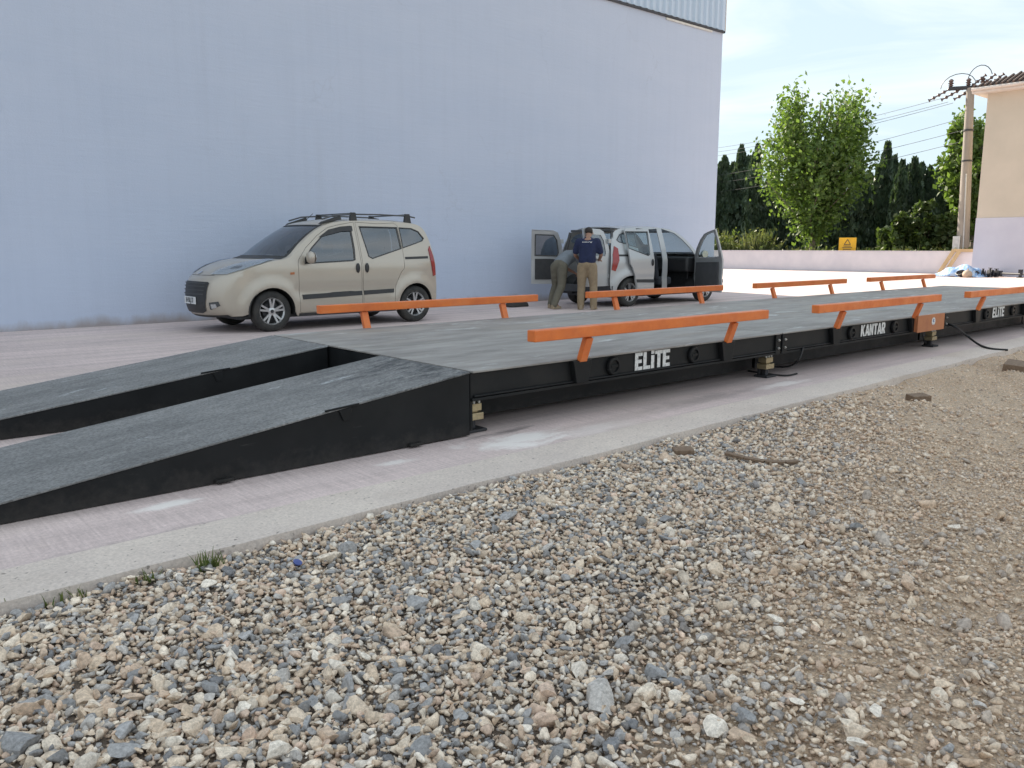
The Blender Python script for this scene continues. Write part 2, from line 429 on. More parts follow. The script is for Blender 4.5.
# ------------------------------------------------------------------ mesh helpers
def tag(o, label=None, cat=None, group=None, kind=None):
    if label: o['label'] = label
    if cat: o['category'] = cat
    if group: o['group'] = group
    if kind: o['kind'] = kind
    return o
def link(name, me, mat=None, parent=None, loc=None, rot=None):
    o = bpy.data.objects.new(name, me)
    COL.objects.link(o)
    if mat is not None and me is not None and not me.materials: me.materials.append(MT(mat))
    if parent is not None: o.parent = parent
    if loc is not None: o.location = loc
    if rot is not None: o.rotation_euler = rot
    return o
def thing(name, label, cat, loc=(0, 0, 0), rz=0., group=None):
    o = link(name, None, loc=loc, rot=(0, 0, rz))
    o.empty_display_size = .2
    return tag(o, label, cat, group)
def mesh_np(name, V, F):
    me = bpy.data.meshes.new(name)
    V = np.asarray(V, np.float32); F = np.asarray(F, np.int32)
    k = F.shape[1]
    me.vertices.add(len(V)); me.vertices.foreach_set('co', V.ravel())
    me.loops.add(F.size); me.loops.foreach_set('vertex_index', F.ravel())
    me.polygons.add(len(F)); me.polygons.foreach_set('loop_start', np.arange(len(F), dtype=np.int32) * k)
    me.polygons.foreach_set('loop_total', np.full(len(F), k, np.int32))
    me.update(calc_edges=True)
    return me
def basis(d, upv=(0, 0, 1)):
    d = Vector(d).normalized()
    u = Vector(upv)
    if abs(d.dot(u)) > .98: u = Vector((1, 0, 0))
    s = d.cross(u).normalized()
    return d, s, s.cross(d).normalized()
class MB:
    def __init__(self): self.v = []; self.f = []
    def add(self, V, F):
        b = len(self.v)
        self.v += [tuple(p) for p in V]
        self.f += [tuple(i + b for i in q) for q in F]
        return self
    def box(self, a, b):
        x0, y0, z0 = a; x1, y1, z1 = b
        V = [(x0, y0, z0), (x1, y0, z0), (x1, y1, z0), (x0, y1, z0), (x0, y0, z1), (x1, y0, z1), (x1, y1, z1), (x0, y1, z1)]
        return self.add(V, [(3, 2, 1, 0), (4, 5, 6, 7), (0, 1, 5, 4), (1, 2, 6, 5), (2, 3, 7, 6), (3, 0, 4, 7)])
    def hexa(self, V):
        return self.add(V, [(3, 2, 1, 0), (4, 5, 6, 7), (0, 1, 5, 4), (1, 2, 6, 5), (2, 3, 7, 6), (3, 0, 4, 7)])
    def bar(self, a, b, wd, ht, upv=(0, 0, 1)):
        a = Vector(a); b = Vector(b); d, s, u = basis(b - a, upv)
        V = []
        for p in (a, b):
            for sx, sz in ((-1, -1), (1, -1), (1, 1), (-1, 1)): V.append(p + s * sx * wd / 2 + u * sz * ht / 2)
        return self.add(V, [(0, 1, 2, 3), (7, 6, 5, 4), (0, 4, 5, 1), (1, 5, 6, 2), (2, 6, 7, 3), (3, 7, 4, 0)])
    def tube(self, pts, r, n=10, cap=True, r1=None):
        pts = [Vector(p) for p in pts]; m = len(pts)
        V = []; F = []; ref = None
        for i, p in enumerate(pts):
            d = (pts[min(i + 1, m - 1)] - pts[max(i - 1, 0)]).normalized()
            if ref is None: _, s, u = basis(d)
            else:
                s = (ref - d * ref.dot(d)).normalized(); u = s.cross(d)
            ref = s
            rr = r[i] if hasattr(r, '__len__') else (r if r1 is None else r + (r1 - r) * i / max(1, m - 1))
            for k in range(n):
                a = 2 * math.pi * k / n
                V.append(p + s * math.cos(a) * rr + u * math.sin(a) * rr)
        for i in range(m - 1):
            for k in range(n): F.append((i * n + k, i * n + (k + 1) % n, (i + 1) * n + (k + 1) % n, (i + 1) * n + k))
        if cap: F += [tuple(range(n - 1, -1, -1)), tuple((m - 1) * n + k for k in range(n))]
        return self.add(V, F)
    def lathe(self, prof, c=(0, 0, 0), axis='z', n=24, closed=False):
        V = []; F = []; m = len(prof)
        for r, h in prof:
            for k in range(n):
                a = 2 * math.pi * k / n; x, y = r * math.cos(a), r * math.sin(a)
                p = (x, y, h) if axis == 'z' else ((x, h, y) if axis == 'y' else (h, x, y))
                V.append((p[0] + c[0], p[1] + c[1], p[2] + c[2]))
        for i in range(m if closed else m - 1):
            j = (i + 1) % m
            for k in range(n): F.append((i * n + k, i * n + (k + 1) % n, j * n + (k + 1) % n, j * n + k))
        if not closed: F += [tuple(range(n - 1, -1, -1)), tuple((m - 1) * n + k for k in range(n))]
        return self.add(V, F)
    def prism(self, poly, y0, y1):       # polygon in x,z extruded along y
        n = len(poly)
        V = [(x, y0, z) for x, z in poly] + [(x, y1, z) for x, z in poly]
        F = [tuple(range(n)), tuple(range(2 * n - 1, n - 1, -1))] + [(i, i + n, (i + 1) % n + n, (i + 1) % n) for i in range(n)]
        return self.add(V, F)
    def mesh(self, name):
        me = bpy.data.meshes.new(name); me.from_pydata(self.v, [], self.f); me.update()
        bm = bmesh.new(); bm.from_mesh(me); bmesh.ops.recalc_face_normals(bm, faces=bm.faces); bm.to_mesh(me); bm.free()
        return me
    def build(self, name, mat, parent=None, bevel=0., smooth=None, seg=2, loc=None, rot=None):
        me = self.mesh(name)
        o = link(name, me, mat, parent, loc, rot)
        if smooth is not None: shade(me, smooth)
        if bevel:
            b = o.modifiers.new('bevel', 'BEVEL'); b.width = bevel; b.segments = seg; b.limit_method = 'ANGLE'; b.angle_limit = R(40)
            b.harden_normals = False
        return o
def shade(me, ang=180.):
    me.polygons.foreach_set('use_smooth', np.ones(len(me.polygons), bool))
    if ang < 180:
        bm = bmesh.new(); bm.from_mesh(me)
        for e in bm.edges: e.smooth = not (len(e.link_faces) == 2 and e.calc_face_angle(0) > R(ang))
        bm.to_mesh(me); bm.free()
    me.update()
def text_mesh(body, size, xscale=1., bold=.012, depth=.004):
    cu = bpy.data.curves.new('lettering', 'FONT')
    cu.body = body; cu.size = size; cu.offset = bold; cu.extrude = depth; cu.align_x = 'CENTER'; cu.align_y = 'CENTER'; cu.space_character = 1.06
    to = bpy.data.objects.new('lettering_source', cu); COL.objects.link(to)
    dg = bpy.context.evaluated_depsgraph_get(); dg.update()
    me = bpy.data.meshes.new_from_object(to.evaluated_get(dg))
    bpy.data.objects.remove(to); bpy.data.curves.remove(cu)
    for v in me.vertices: v.co.x *= xscale
    me.materials.clear()
    return me

# ------------------------------------------------------------------ ground, yard, kerb
def edge_y(x): return 3.335 + .0292 * (x - .44)        # outer edge of the concrete yard
def build_ground():
    g = MB(); S = 900
    g.add([(-S, -S, -.16), (S, -S, -.16), (S, S, -.16), (-S, S, -.16)], [(0, 1, 2, 3)])
    tag(g.build('ground', 'dry_field'), kind='structure')
    # gravel bed in front of the yard: uneven sheet
    xs = np.concatenate([np.arange(-6, -1, .3), np.arange(-1, 13, .06), np.arange(13, 45, .6)])
    ts = np.concatenate([np.linspace(0, 4.9, 80), np.linspace(5.1, 30, 30)])
    X, T = np.meshgrid(xs, ts, indexing='ij')
    Y = edge_y(X) + .02 - T
    Z = bed_z(X, Y)
    V = np.stack([X, Y, Z], -1).reshape(-1, 3)
    nx, ny = len(xs), len(ts)
    i, j = np.meshgrid(np.arange(nx - 1), np.arange(ny - 1), indexing='ij')
    a = (i * ny + j).ravel()
    F = np.stack([a, a + 1, a + ny + 1, a + ny], -1)[:, ::-1]
    me = mesh_np('gravel_ground', V, F); shade(me)
    if me.polygons[0].normal.z < 0: me.flip_normals()
    gg = tag(link('gravel_ground', me, 'earth_grit'), kind='structure')
    # kerb strip and yard slab
    x0, x1 = -16., 41.9
    kw = .36
    k = MB(); n = 900
    jr = np.random.default_rng(8); jt = np.convolve(jr.normal(0, 1, n + 9), np.ones(3) / 3, 'same')[4:n + 5] * .0055 - np.clip(jr.normal(0, 1, n + 1) - 2.1, 0, 1) * -.03
    for q in range(n):
        a = x0 + (x1 - x0) * q / n; b = x0 + (x1 - x0) * (q + 1) / n
        ja, jb = .006 * math.sin(a * 3.1) + .004 * math.sin(a * 7.7) + jt[q], .006 * math.sin(b * 3.1) + .004 * math.sin(b * 7.7) + jt[q + 1]
        y0a, y0b = edge_y(a) + ja, edge_y(b) + jb
        V = [(a, y0a - .012, -.15), (b, y0b - .012, -.15), (b, edge_y(b) + kw, -.15), (a, edge_y(a) + kw, -.15), (a, y0a, .004), (b, y0b, .004), (b, edge_y(b) + kw, .004), (a, edge_y(a) + kw, .004)]
        k.add(V, [(4, 5, 6, 7), (0, 1, 5, 4)] + ([(3, 0, 4, 7)] if q == 0 else []) + ([(1, 2, 6, 5)] if q == n - 1 else []))
    tag(k.build('kerb_strip', 'kerb_concrete'), kind='structure')
    s = MB()
    s.hexa([(x0, edge_y(x0) + kw, -.15), (x1, edge_y(x1) + kw, -.15), (x1, 34, -.15), (x0, 34, -.15), (x0, edge_y(x0) + kw, 0), (x1, edge_y(x1) + kw, 0), (x1, 34, 0), (x0, 34, 0)])
    tag(s.build('concrete_yard', 'yard_concrete'), kind='structure')
    return gg
def coarse(x, y):
    # 1 in the coarse gravel next to the yard, 0 on the compacted earth to the right
    ax, ay, bx, by = 6.0, 3.25, 1.75, 1.0
    nx, ny = -(by - ay), (bx - ax)
    L = math.hypot(nx, ny)
    d = ((x - ax) * nx + (y - ay) * ny) / L
    d = -d
    d = d + .16 * np.sin(x * 3.1 + y * 2.3) + .1 * np.sin(x * 6.7 - y * 5.1)
    return np.clip((d + 1.0) / 1.7, 0, 1)
def bed_z(x, y):
    e = edge_y(x) - y
    z = -.040 + .014 * np.sin(x * 1.7 + 1.1 * y) + .010 * np.sin(x * 3.9 - 2.7 * y + 1) + .006 * np.sin(x * 9.1 + y * 7.3) + .005 * np.sin(-x * 13 + y * 17)
    # wheel rut curving through the bare earth
    for off, dep in ((0., .035), (.75, .022)):
        c = 1.1 + off + .12 * (x - 4.2) + .05 * (x - 4.2) ** 2
        t = np.abs(y - c)
        z = z - dep * np.exp(-(t / .13) ** 2) * (x > 2.6) + .5 * dep * np.exp(-((t - .22) / .1) ** 2) * (x > 2.6)
    z = np.where(e < .12, np.minimum(z, -.036), z)
    return np.maximum(z, -.13)
GROUND = build_ground()

def rock(seed, sub):
    r = np.random.default_rng(seed)
    bm = bmesh.new()
    bmesh.ops.create_icosphere(bm, subdivisions=sub, radius=1.)
    V = np.array([v.co[:] for v in bm.verts]); F = np.array([[v.index for v in f.verts] for f in bm.faces])
    bm.free()
    # cut by random planes: broken, angular stone
    for _ in range(11 if sub > 1 else 6):
        n = r.normal(size=3); n /= np.linalg.norm(n)
        d = r.uniform(.28, .66)
        h = V @ n - d
        V = V - np.outer(np.clip(h, 0, None), n)
    V = V * (1 + .035 * r.normal(size=(len(V), 1)))
    V = V / np.abs(V[:, 0]).max()
    V = V * np.array([1., r.uniform(.5, .95), r.uniform(.36, .66)])
    return V, F
def rot_many(n, r):
    a = r.uniform(0, 2 * np.pi, n); t = r.normal(0, .42, n); u = r.normal(0, .42, n)
    ca, sa, ct, st, cu, su = np.cos(a), np.sin(a), np.cos(t), np.sin(t), np.cos(u), np.sin(u)
    z = np.zeros(n); o = np.ones(n)
    Rz = np.stack([ca, -sa, z, sa, ca, z, z, z, o], -1).reshape(n, 3, 3)
    Rx = np.stack([o, z, z, z, ct, -st, z, st, ct], -1).reshape(n, 3, 3)
    Ry = np.stack([cu, z, su, z, o, z, -su, z, cu], -1).reshape(n, 3, 3)
    return Rz @ Rx @ Ry, np.stack([t, u, a], -1)
def build_stones():
    r = np.random.default_rng(5)
    pts = []          # x, y, size, lift
    def scatter(sp, smin, smax, fn, xr, lift, pw=1.6):
        xs = np.arange(xr[0], xr[1], sp); ys = np.arange(-1.6, 3.9, sp)
        X, Y = np.meshgrid(xs, ys); X = X.ravel() + r.uniform(-.5, .5, X.size) * sp; Y = Y.ravel() + r.uniform(-.5, .5, Y.size) * sp
        k = (r.random(X.size) < fn(X, Y)); X, Y = X[k], Y[k]
        s = smin + (smax - smin) * r.random(X.size) ** pw
        k = Y + s * .8 < edge_y(X) - .004
        X, Y, s = X[k], Y[k], s[k]
        px, py, zz = proj(np.stack([X, Y, np.full(X.size, -.05)], -1))
        k = (zz > .8) & (px > -420) & (px < 1450) & (py < 1100)
        pts.append(np.stack([X[k], Y[k], s[k], r.uniform(*lift, k.sum())], -1))
    C = coarse
    patch = lambda x, y: np.clip(.5 + .6 * np.sin(x * 2.3 + 1.3 * np.sin(y * 2.9)) * np.sin(y * 3.7 + 1.1 * np.sin(x * 1.9)) + .25 * np.sin(x * 7.1 + y * 5.3), .45, 1)
    scatter(.17, .027, .046, lambda x, y: C(x, y) * .50 + .02, (-1., 6.5), (.008, .024), 2.6)
    scatter(.032, .012, .025, lambda x, y: C(x, y) ** 1.3 * .97 + .02, (-1., 7.), (.004, .024), 1.8)
    scatter(.029, .010, .020, lambda x, y: C(x, y) ** 1.3 * .97 + .05 * patch(x, y), (-1., 8.), (-.004, .014))
    scatter(.019, .006, .012, lambda x, y: .85 * (.45 * patch(x, y) * (1 - C(x, y)) + C(x, y)), (-1., 6.), (-.002, .014))
    scatter(.030, .008, .015, lambda x, y: .75 * patch(x, y), (2.6, 12.), (-.004, .005))
    scatter(.016, .0045, .0085, lambda x, y: .85 * (1 - .7 * C(x, y)) * patch(x, y), (.5, 5.6), (-.002, .004))
    scatter(.17, .014, .026, lambda x, y: .22 + 0 * x, (1.5, 12.), (-.008, .004), 2.5)
    scatter(.085, .022, .040, lambda x, y: .55 * np.clip(2.1 - x - .25 * y, 0, 1) * C(x, y), (-1., 2.2), (.010, .026), 1.6)
    P = np.concatenate(pts)
    px, py, zz = proj(np.stack([P[:, 0], P[:, 1], np.full(len(P), -.05)], -1))
    scr = P[:, 2] * FPX / zz
    inview = (px > 5) & (px < 1019) & (py < 764)
    order = np.argsort(-np.where(inview, scr, 0))
    big = set(order[:300].tolist())
    Rm, eul = rot_many(len(P), r)
    Z = bed_z(P[:, 0], P[:, 1]) + P[:, 3] + P[:, 2] * .12
    variants = [rock(100 + i, 2) for i in range(16)]
    small = [rock(300 + i, 1) for i in range(12)]
    pal = np.array([c for _, c in PALETTE]); pp = np.array([p for p, _ in PALETTE] + [1.]); pw = np.diff(pp)
    # the 300 stones that show largest: one object each, children of the gravel bed
    mes = []
    for i, (V, F) in enumerate(variants):
        me = mesh_np('stone', V, F); me.materials.append(MT('stone_single'))
        shade(me, 22)
        mes.append(me)
    for i in order[:300]:
        o = link('stone', mes[int(i) % 16], None, GROUND, (P[i, 0], P[i, 1], Z[i]))
        o.rotation_euler = Matrix(Rm[i].tolist()).to_euler()
        s = P[i, 2] * 1.06; o.scale = (s, s, s)
    rest = np.array([i for i in range(len(P)) if i not in big])
    hi = rest[scr[rest] > 5.5]; lo = rest[scr[rest] <= 5.5]
    AV, AF, AC = [], [], []; base = 0
    for idx, vars_ in ((hi, variants), (lo, small)):
        ch = r.integers(0, len(vars_), len(idx))
        for v, (V, F) in enumerate(vars_):
            k = idx[ch == v]
            if not len(k): continue
            W = np.einsum('nij,vj->nvi', Rm[k], V) * P[k, 2][:, None, None] * 1.06
            W += np.stack([P[k, 0], P[k, 1], Z[k]], -1)[:, None, :]
            AV.append(W.reshape(-1, 3))
            AF.append((F[None] + (base + np.arange(len(k)) * len(V))[:, None, None]).reshape(-1, 3))
            c = pal[r.choice(len(pal), len(k), p=pw)] * r.uniform(.78, 1.18, (len(k), 1))
            e = 1 - coarse(P[k, 0], P[k, 1])[:, None] * .95
            c = c * (1 - .45 * e) + np.array([.74, .54, .37]) * .45 * e
            AC.append(np.repeat(c, len(V), 0)); base += len(k) * len(V)
    V = np.concatenate(AV); F = np.concatenate(AF); C_ = np.concatenate(AC)
    me = mesh_np('gravel', V, F)
    at = me.color_attributes.new('Col', 'FLOAT_COLOR', 'POINT')
    at.data.foreach_set('color', np.concatenate([C_, np.ones((len(C_), 1))], 1).astype(np.float32).ravel())
    o = link('gravel', me, 'stone_grain')
    tag(o, 'loose beige and blue-grey crushed stone in front of the yard', 'gravel', kind='stuff')
    print('stones', len(P), 'tris', len(F))
build_stones()

# ------------------------------------------------------------------ buildings
WALL_Y, WALL_X = 14.5, 20.42
def build_warehouse():
    t = thing('warehouse', 'tall windowless lavender plaster warehouse behind the two vans', 'building', (0, WALL_Y, 0))
    top, z1, xl = 8.9, 7.2, -40
    b = MB(); b.box((xl, 0, -.1), (WALL_X, 26, z1)); b.build('wall', 'plaster_lavender', t)
    f = MB(); f.box((xl, -.05, z1), (WALL_X + .05, .0 - .002, z1 + .05)); f.box((WALL_X + .002, -.05, z1), (WALL_X + .05, 26, z1 + .05)); f.build('flashing', 'flashing_dark', t)
    # trapezoid steel sheets above the plaster
    prof = [(0, 0), (.04, -.06), (.10, -.06), (.14, 0), (.25, 0)]
    c = MB(); V = []; F = []
    x = xl; ys = []
    while x < WALL_X + .06:
        for dx, dy in prof[:-1]: ys.append((x + dx, dy - .012))
        x += .25
    ys.append((x, -.012))
    for q in ys: V += [(q[0], q[1], z1 + .055), (q[0], q[1], top)]
    for i in range(len(ys) - 1): F.append((2 * i, 2 * i + 2, 2 * i + 3, 2 * i + 1))
    n = len(V)
    V += [(x, -.012, z1 + .055), (x, 26, z1 + .055), (x, 26, top), (x, -.012, top), (xl, 26, top), (xl, 26, z1 + .055)]
    F += [(n, n + 1, n + 2, n + 3), (n + 3, n + 2, n + 4, 2 * 0 + 1)]
    c.add(V, F); c.build('steel_cladding', 'cladding_steel', t)
    l = MB(); l.box((x + .002, -.02, z1 + .06), (x + .03, .12, top)); l.build('corner_trim', 'eave_white', t)
    p = MB(); p.box((17.9, -.03, z1 - .06), (19.9, -.003, z1 - .012)); p.build('white_patch', 'paper_white', t)
build_warehouse()
BW_X = 42.0
def build_boundary():
    t = thing('boundary_wall', 'long low white rendered wall at the far end of the yard', 'wall', (BW_X, 0, 0))
    b = MB(); b.box((0, 10, -.15), (.22, 34, 1.05)); b.build('wall', 'wall_white', t, bevel=.01)
    c = MB(); c.box((-.03, 10, 1.053), (.25, 34, 1.09)); c.build('coping', 'wall_white', t, bevel=.008)
build_boundary()
def build_house():
    hx = 40.0; yl = 14.55
    t = thing('house', 'beige two storey house with lavender base and tiled roof at right', 'house', (hx, 0, 0))
    H = 7.85
    b = MB(); b.box((0, -14, 2.55), (9, yl, H)); b.build('wall', 'house_beige', t)
    b = MB(); b.box((-.02, -14.02, -.1), (9.02, yl + .02, 2.55 - .003)); b.build('plinth', 'house_lavender', t)
    e = MB(); e.box((-.45, -14.5, H + .003), (9.45, yl + .5, H + .25)); e.build('eave', 'eave_white', t, bevel=.02)
    # hipped roof with rows of tiles
    r = MB(); z0, rz = H + .253, 2.1
    A = [(-.5, -14.5), (-.5, yl + .55), (9.5, yl + .55), (9.5, -14.5)]
    V = [(x, y, z0) for x, y in A] + [(4.5, -9.5, z0 + rz), (4.5, yl - 4.5, z0 + rz)]
    r.add(V, [(0, 1, 5, 4), (1, 2, 5), (2, 3, 4, 5), (3, 0, 4), (3, 2, 1, 0)])
    rf = r.build('roof', 'roof_tile', t)
    for k in range(36):
        y = yl + .5 - .22 * k - .1
        lim = min(1., (yl + .55 - y) / 5.0)
        q = MB()
        q.tube([(-.54, y, z0 + .03), (-.5 + 5 * lim * .98, y, z0 + .03 + rz * lim * .98)], .05, 6)
        q.build('tile', 'roof_tile', rf, smooth=60)
    g = MB(); g.tube([(-.52, -14.4, H + .17), (-.52, yl + .5, H + .17)], .07, 8); g.build('gutter', 'eave_white', t, smooth=60)
build_house()

# ------------------------------------------------------------------ vans
def resample(poly, sp, closed=True):
    out = []
    n = len(poly)
    for i in range(n if closed else n - 1):
        a = np.array(poly[i]); b = np.array(poly[(i + 1) % n])
        L = np.linalg.norm(b - a); k = max(1, int(L / sp + .3))
        for j in range(k): out.append(tuple(a + (b - a) * j / k))
    if not closed: out.append(tuple(poly[-1]))
    return out
def catmull(pts, k=4):
    P = [np.array(p, float) for p in pts]; out = []
    for i in range(len(P) - 1):
        p0, p1, p2, p3 = P[max(i - 1, 0)], P[i], P[i + 1], P[min(i + 2, len(P) - 1)]
        for j in range(k):
            s = j / k
            out.append(.5 * (2 * p1 + (p2 - p0) * s + (2 * p0 - 5 * p1 + 4 * p2 - p3) * s * s + (3 * p1 - p0 - 3 * p2 + p3) * s ** 3))
    out.append(P[-1])
    return np.array(out)
def pip(pts, poly):
    x, y = pts[:, 0], pts[:, 1]; inside = np.zeros(len(pts), bool)
    n = len(poly)
    for i in range(n):
        x1, y1 = poly[i]; x2, y2 = poly[(i + 1) % n]
        c = ((y1 > y) != (y2 > y))
        with np.errstate(divide='ignore', invalid='ignore'):
            xi = (x2 - x1) * (y - y1) / (y2 - y1) + x1
        inside ^= c & (x < xi)
    return inside
def segdist(pts, poly):
    d = np.full(len(pts), 9.)
    P = np.array(poly)
    for i in range(len(P)):
        a, b = P[i], P[(i + 1) % len(P)]
        ab = b - a; t = np.clip(((pts - a) @ ab) / max(1e-12, ab @ ab), 0, 1)
        d = np.minimum(d, np.linalg.norm(pts - a - t[:, None] * ab, axis=1))
    return d
def tess(outline, holes, sp):
    loops = [resample(outline, sp)] + [resample(h, sp) for h in holes]
    V = []; E = []
    for lp in loops:
        b = len(V); V += lp; E += [(b + i, b + (i + 1) % len(lp)) for i in range(len(lp))]
    o = np.array(loops[0]); lo, hi = o.min(0), o.max(0)
    gx_, gy_ = np.meshgrid(np.arange(lo[0], hi[0], sp), np.arange(lo[1], hi[1], sp))
    g = np.stack([gx_.ravel(), gy_.ravel()], -1); g[:, 0] += (np.round((g[:, 1] - lo[1]) / sp) % 2) * sp * .5
    k = pip(g, loops[0])
    for h in loops[1:]: k &= ~pip(g, h)
    g = g[k]
    if len(g):
        for lp in loops: g = g[segdist(g, lp) > sp * .45]
    V = V + [tuple(p) for p in g]
    rv, re, rf, *_ = delaunay_2d_cdt([Vector(p) for p in V], E, [], 0, 1e-6)
    rv = np.array([tuple(v) for v in rv]); rf = np.array([f for f in rf if len(f) == 3])
    c = rv[rf].mean(1); k = pip(c, loops[0])
    for h in loops[1:]: k &= ~pip(c, h)
    return rv, rf[k]


# ------------------------------------------------------------------ weighbridge
BY0, BY1, BZ = 4.33, 7.39, .45
X0, ML = 3.40, 3.87
GLYPH = {   # block capitals: polygons on a cell 1 high; first entry is the advance
    'E': (.62, [[(0, 0), (.56, 0), (.56, .20), (.24, .20), (.24, .40), (.50, .40), (.50, .60), (.24, .60), (.24, .80), (.56, .80), (.56, 1), (0, 1)]]),
    'L': (.58, [[(0, 0), (.53, 0), (.53, .20), (.24, .20), (.24, 1), (0, 1)]]),
    'İ': (.30, [[(0, 0), (.24, 0), (.24, .76), (0, .76)], [(0, .84), (.24, .84), (.24, 1.04), (0, 1.04)]]),
    'T': (.60, [[(.17, 0), (.41, 0), (.41, .80), (.58, .80), (.58, 1), (0, 1), (0, .80), (.17, .80)]]),
    'K': (.68, [[(0, 0), (.24, 0), (.24, .36), (.40, 0), (.67, 0), (.40, .54), (.64, 1), (.39, 1), (.24, .66), (.24, 1), (0, 1)]]),
    'A': (.68, [[(0, 0), (.22, 0), (.27, .20), (.40, .20), (.45, 0), (.67, 0), (.46, 1), (.335, 1), (.335, .74), (.38, .40), (.29, .40), (.335, .74), (.335, 1), (.21, 1)]]),
    'N': (.68, [[(0, 0), (.22, 0), (.22, .55), (.40, 0), (.62, 0), (.62, 1), (.40, 1), (.40, .45), (.22, 1), (0, 1)]]),
    'R': (.66, [[(0, 0), (.24, 0), (.24, .36), (.38, 0), (.64, 0), (.47, .40), (.60, .55), (.60, .84), (.48, 1), (.24, 1), (.24, .82), (.38, .82), (.38, .56), (.24, .56), (.24, .82), (.24, 1), (0, 1)]])}
def block_text(s, h):
    m = MB(); x = 0.; tot = sum(GLYPH[c][0] for c in s) - .04
    for c in s:
        adv, polys = GLYPH[c]
        for pl in polys:
            b = [((q[0] + x - tot / 2) * h * 1.17, (q[1] - .5) * h) for q in pl]
            rv, rf = tess(b, [], 9.)
            n = len(rv)
            m.add([(q[0], q[1], .003) for q in rv] , [tuple(int(i) for i in f) for f in rf])
        x += adv
    me = bpy.data.meshes.new('lettering'); me.from_pydata(m.v, [], m.f); me.update()
    if me.polygons[0].normal.z < 0: me.flip_normals()
    return me
def build_bridge():
    t = thing('weighbridge', 'long black steel truck weighbridge with orange guard rails across the yard', 'weighbridge', (X0, BY0, 0))
    Wd = BY1 - BY0
    texts = ['ELİTE', 'KANTAR', 'ELİTE', 'KANTAR']
    for k in range(4):
        x0 = k * ML + (0 if k == 0 else .008); x1 = (k + 1) * ML - .008
        # two deck plates
        for (a, b) in ((-.012, Wd / 2 - .005), (Wd / 2 + .005, Wd + .012)):
            d = MB(); d.box((x0, a, BZ - .014), (x1, b, BZ)); d.build('deck_plate', 'deck_steel', t, bevel=.003)
        for side in (0, 1):
            ys = 0. if side == 0 else Wd
            sg = 1 if side == 0 else -1       # inwards
            s = MB()
            s.box((x0, min(ys + sg * .018, ys + sg * .03), .26), (x1, max(ys + sg * .018, ys + sg * .03), BZ - .016))   # web
            s.box((x0, min(ys, ys + sg * .09), .238), (x1, max(ys, ys + sg * .09), .2585))                               # bottom flange
            sb = s.build('side_beam', 'black_paint_worn', t, bevel=.003)
            c = MB(); c.tube([(x0 + .02, ys + sg * .006, .272), (x1 - .02, ys + sg * .006, .272)], .0085, 8); c.build('conduit', 'black_paint', sb, smooth=60)
            for px_ in (1.04, 2.93):
                gx_ = k * ML + px_
                g = MB()
                y0, y1 = (ys - .035, ys + .016) if side == 0 else (ys - .016, ys + .035)
                g.prism([(gx_ - .10, BZ - .018), (gx_ + .10, BZ - .018), (gx_ + .062, .262), (gx_ - .062, .262)], y0, y1)
                g.build('gusset', 'black_paint', sb, bevel=.004)
            if side == 0:
                for cx in (1.42, 2.46):
                    q = MB(); q.lathe([(.070, .014), (.074, -.004), (.066, -.018), (.048, -.02), (.044, -.006)], (k * ML + cx, 0, .352), 'y', 20)
                    cp = q.build('lifting_socket', 'black_paint', sb, smooth=50)
                    q = MB(); q.bar((k * ML + cx - .04, -.012, .352), (k * ML + cx + .04, -.012, .352), .012, .02); q.build('crossbar', 'black_paint', cp, bevel=.002)
                me = block_text(texts[k], .145 if texts[k][0] == 'E' else .128)
                o = link('lettering', me, 'white_print', sb, (k * ML + (1.92 if texts[k][0] == 'E' else 1.95), .0135, .356), (math.pi / 2, 0, 0))
            # end plates with bolts at both ends
            for ex in ((x1 - .05,) if k == 0 else (x0 + .05, x1 - .05)):
                e = MB(); y0, y1 = (-.004, .016) if side == 0 else (Wd - .016, Wd + .004)
                e.box((ex - .04, y0, .236), (ex + .04, y1, BZ - .018))
                e.prism([(ex - .04, .3), (ex + .04, .3), (ex + .04, .262), (ex - .04, .262)], y0 - .014, y1 + .0) if False else None
                e.build('end_plate', 'black_paint', sb, bevel=.003)
                for bz in (.30, .38):
                    bq = MB(); bq.lathe([(.012, 0), (.012, -.012), (.007, -.013), (.007, -.02)], (ex, -.004 if side == 0 else Wd + .024, bz), 'y', 8); bq.build('bolt', 'zinc', sb)
        # inner frame; long beams deepened to block light under the deck
        f = MB()
        for yy in (.34, 1.0, Wd / 2, Wd - 1.0, Wd - .34): f.box((x0 + .02, yy - .04, .06), (x1 - .02, yy + .04, BZ - .018))
        for xx in np.linspace(x0 + .35, x1 - .35, 5): f.box((xx - .03, .095, .28), (xx + .03, Wd - .095, BZ - .02))
        f.build('inner_frame', 'black_paint', t)
        # guard rails on both long sides
        for side in (0, 1):
            ys, sg = (0., -1) if side == 0 else (Wd, 1)
            yr = ys + sg * .085
            o_ = .46 if side == 0 else .52
            r = MB(); r.box((k * ML + o_, yr - .042, .62), (k * ML + o_ + 2.96, yr + .042, .703))
            rl = r.build('guard_rail', 'orange_paint', t, bevel=.008)
            for px_ in (1.04, 2.93):
                gx_ = k * ML + px_
                p = MB()
                a, b = (gx_, ys + sg * .02, BZ - .02), (gx_, yr, .612)
                p.bar(a, b, .075, .045, (0, 1, 0)); p.build('post', 'orange_paint', rl, bevel=.004)
    e = MB(); e.box((-.004, .02, .03), (.016, Wd - .02, BZ - .02)); e.build('end_beam', 'black_paint', t)
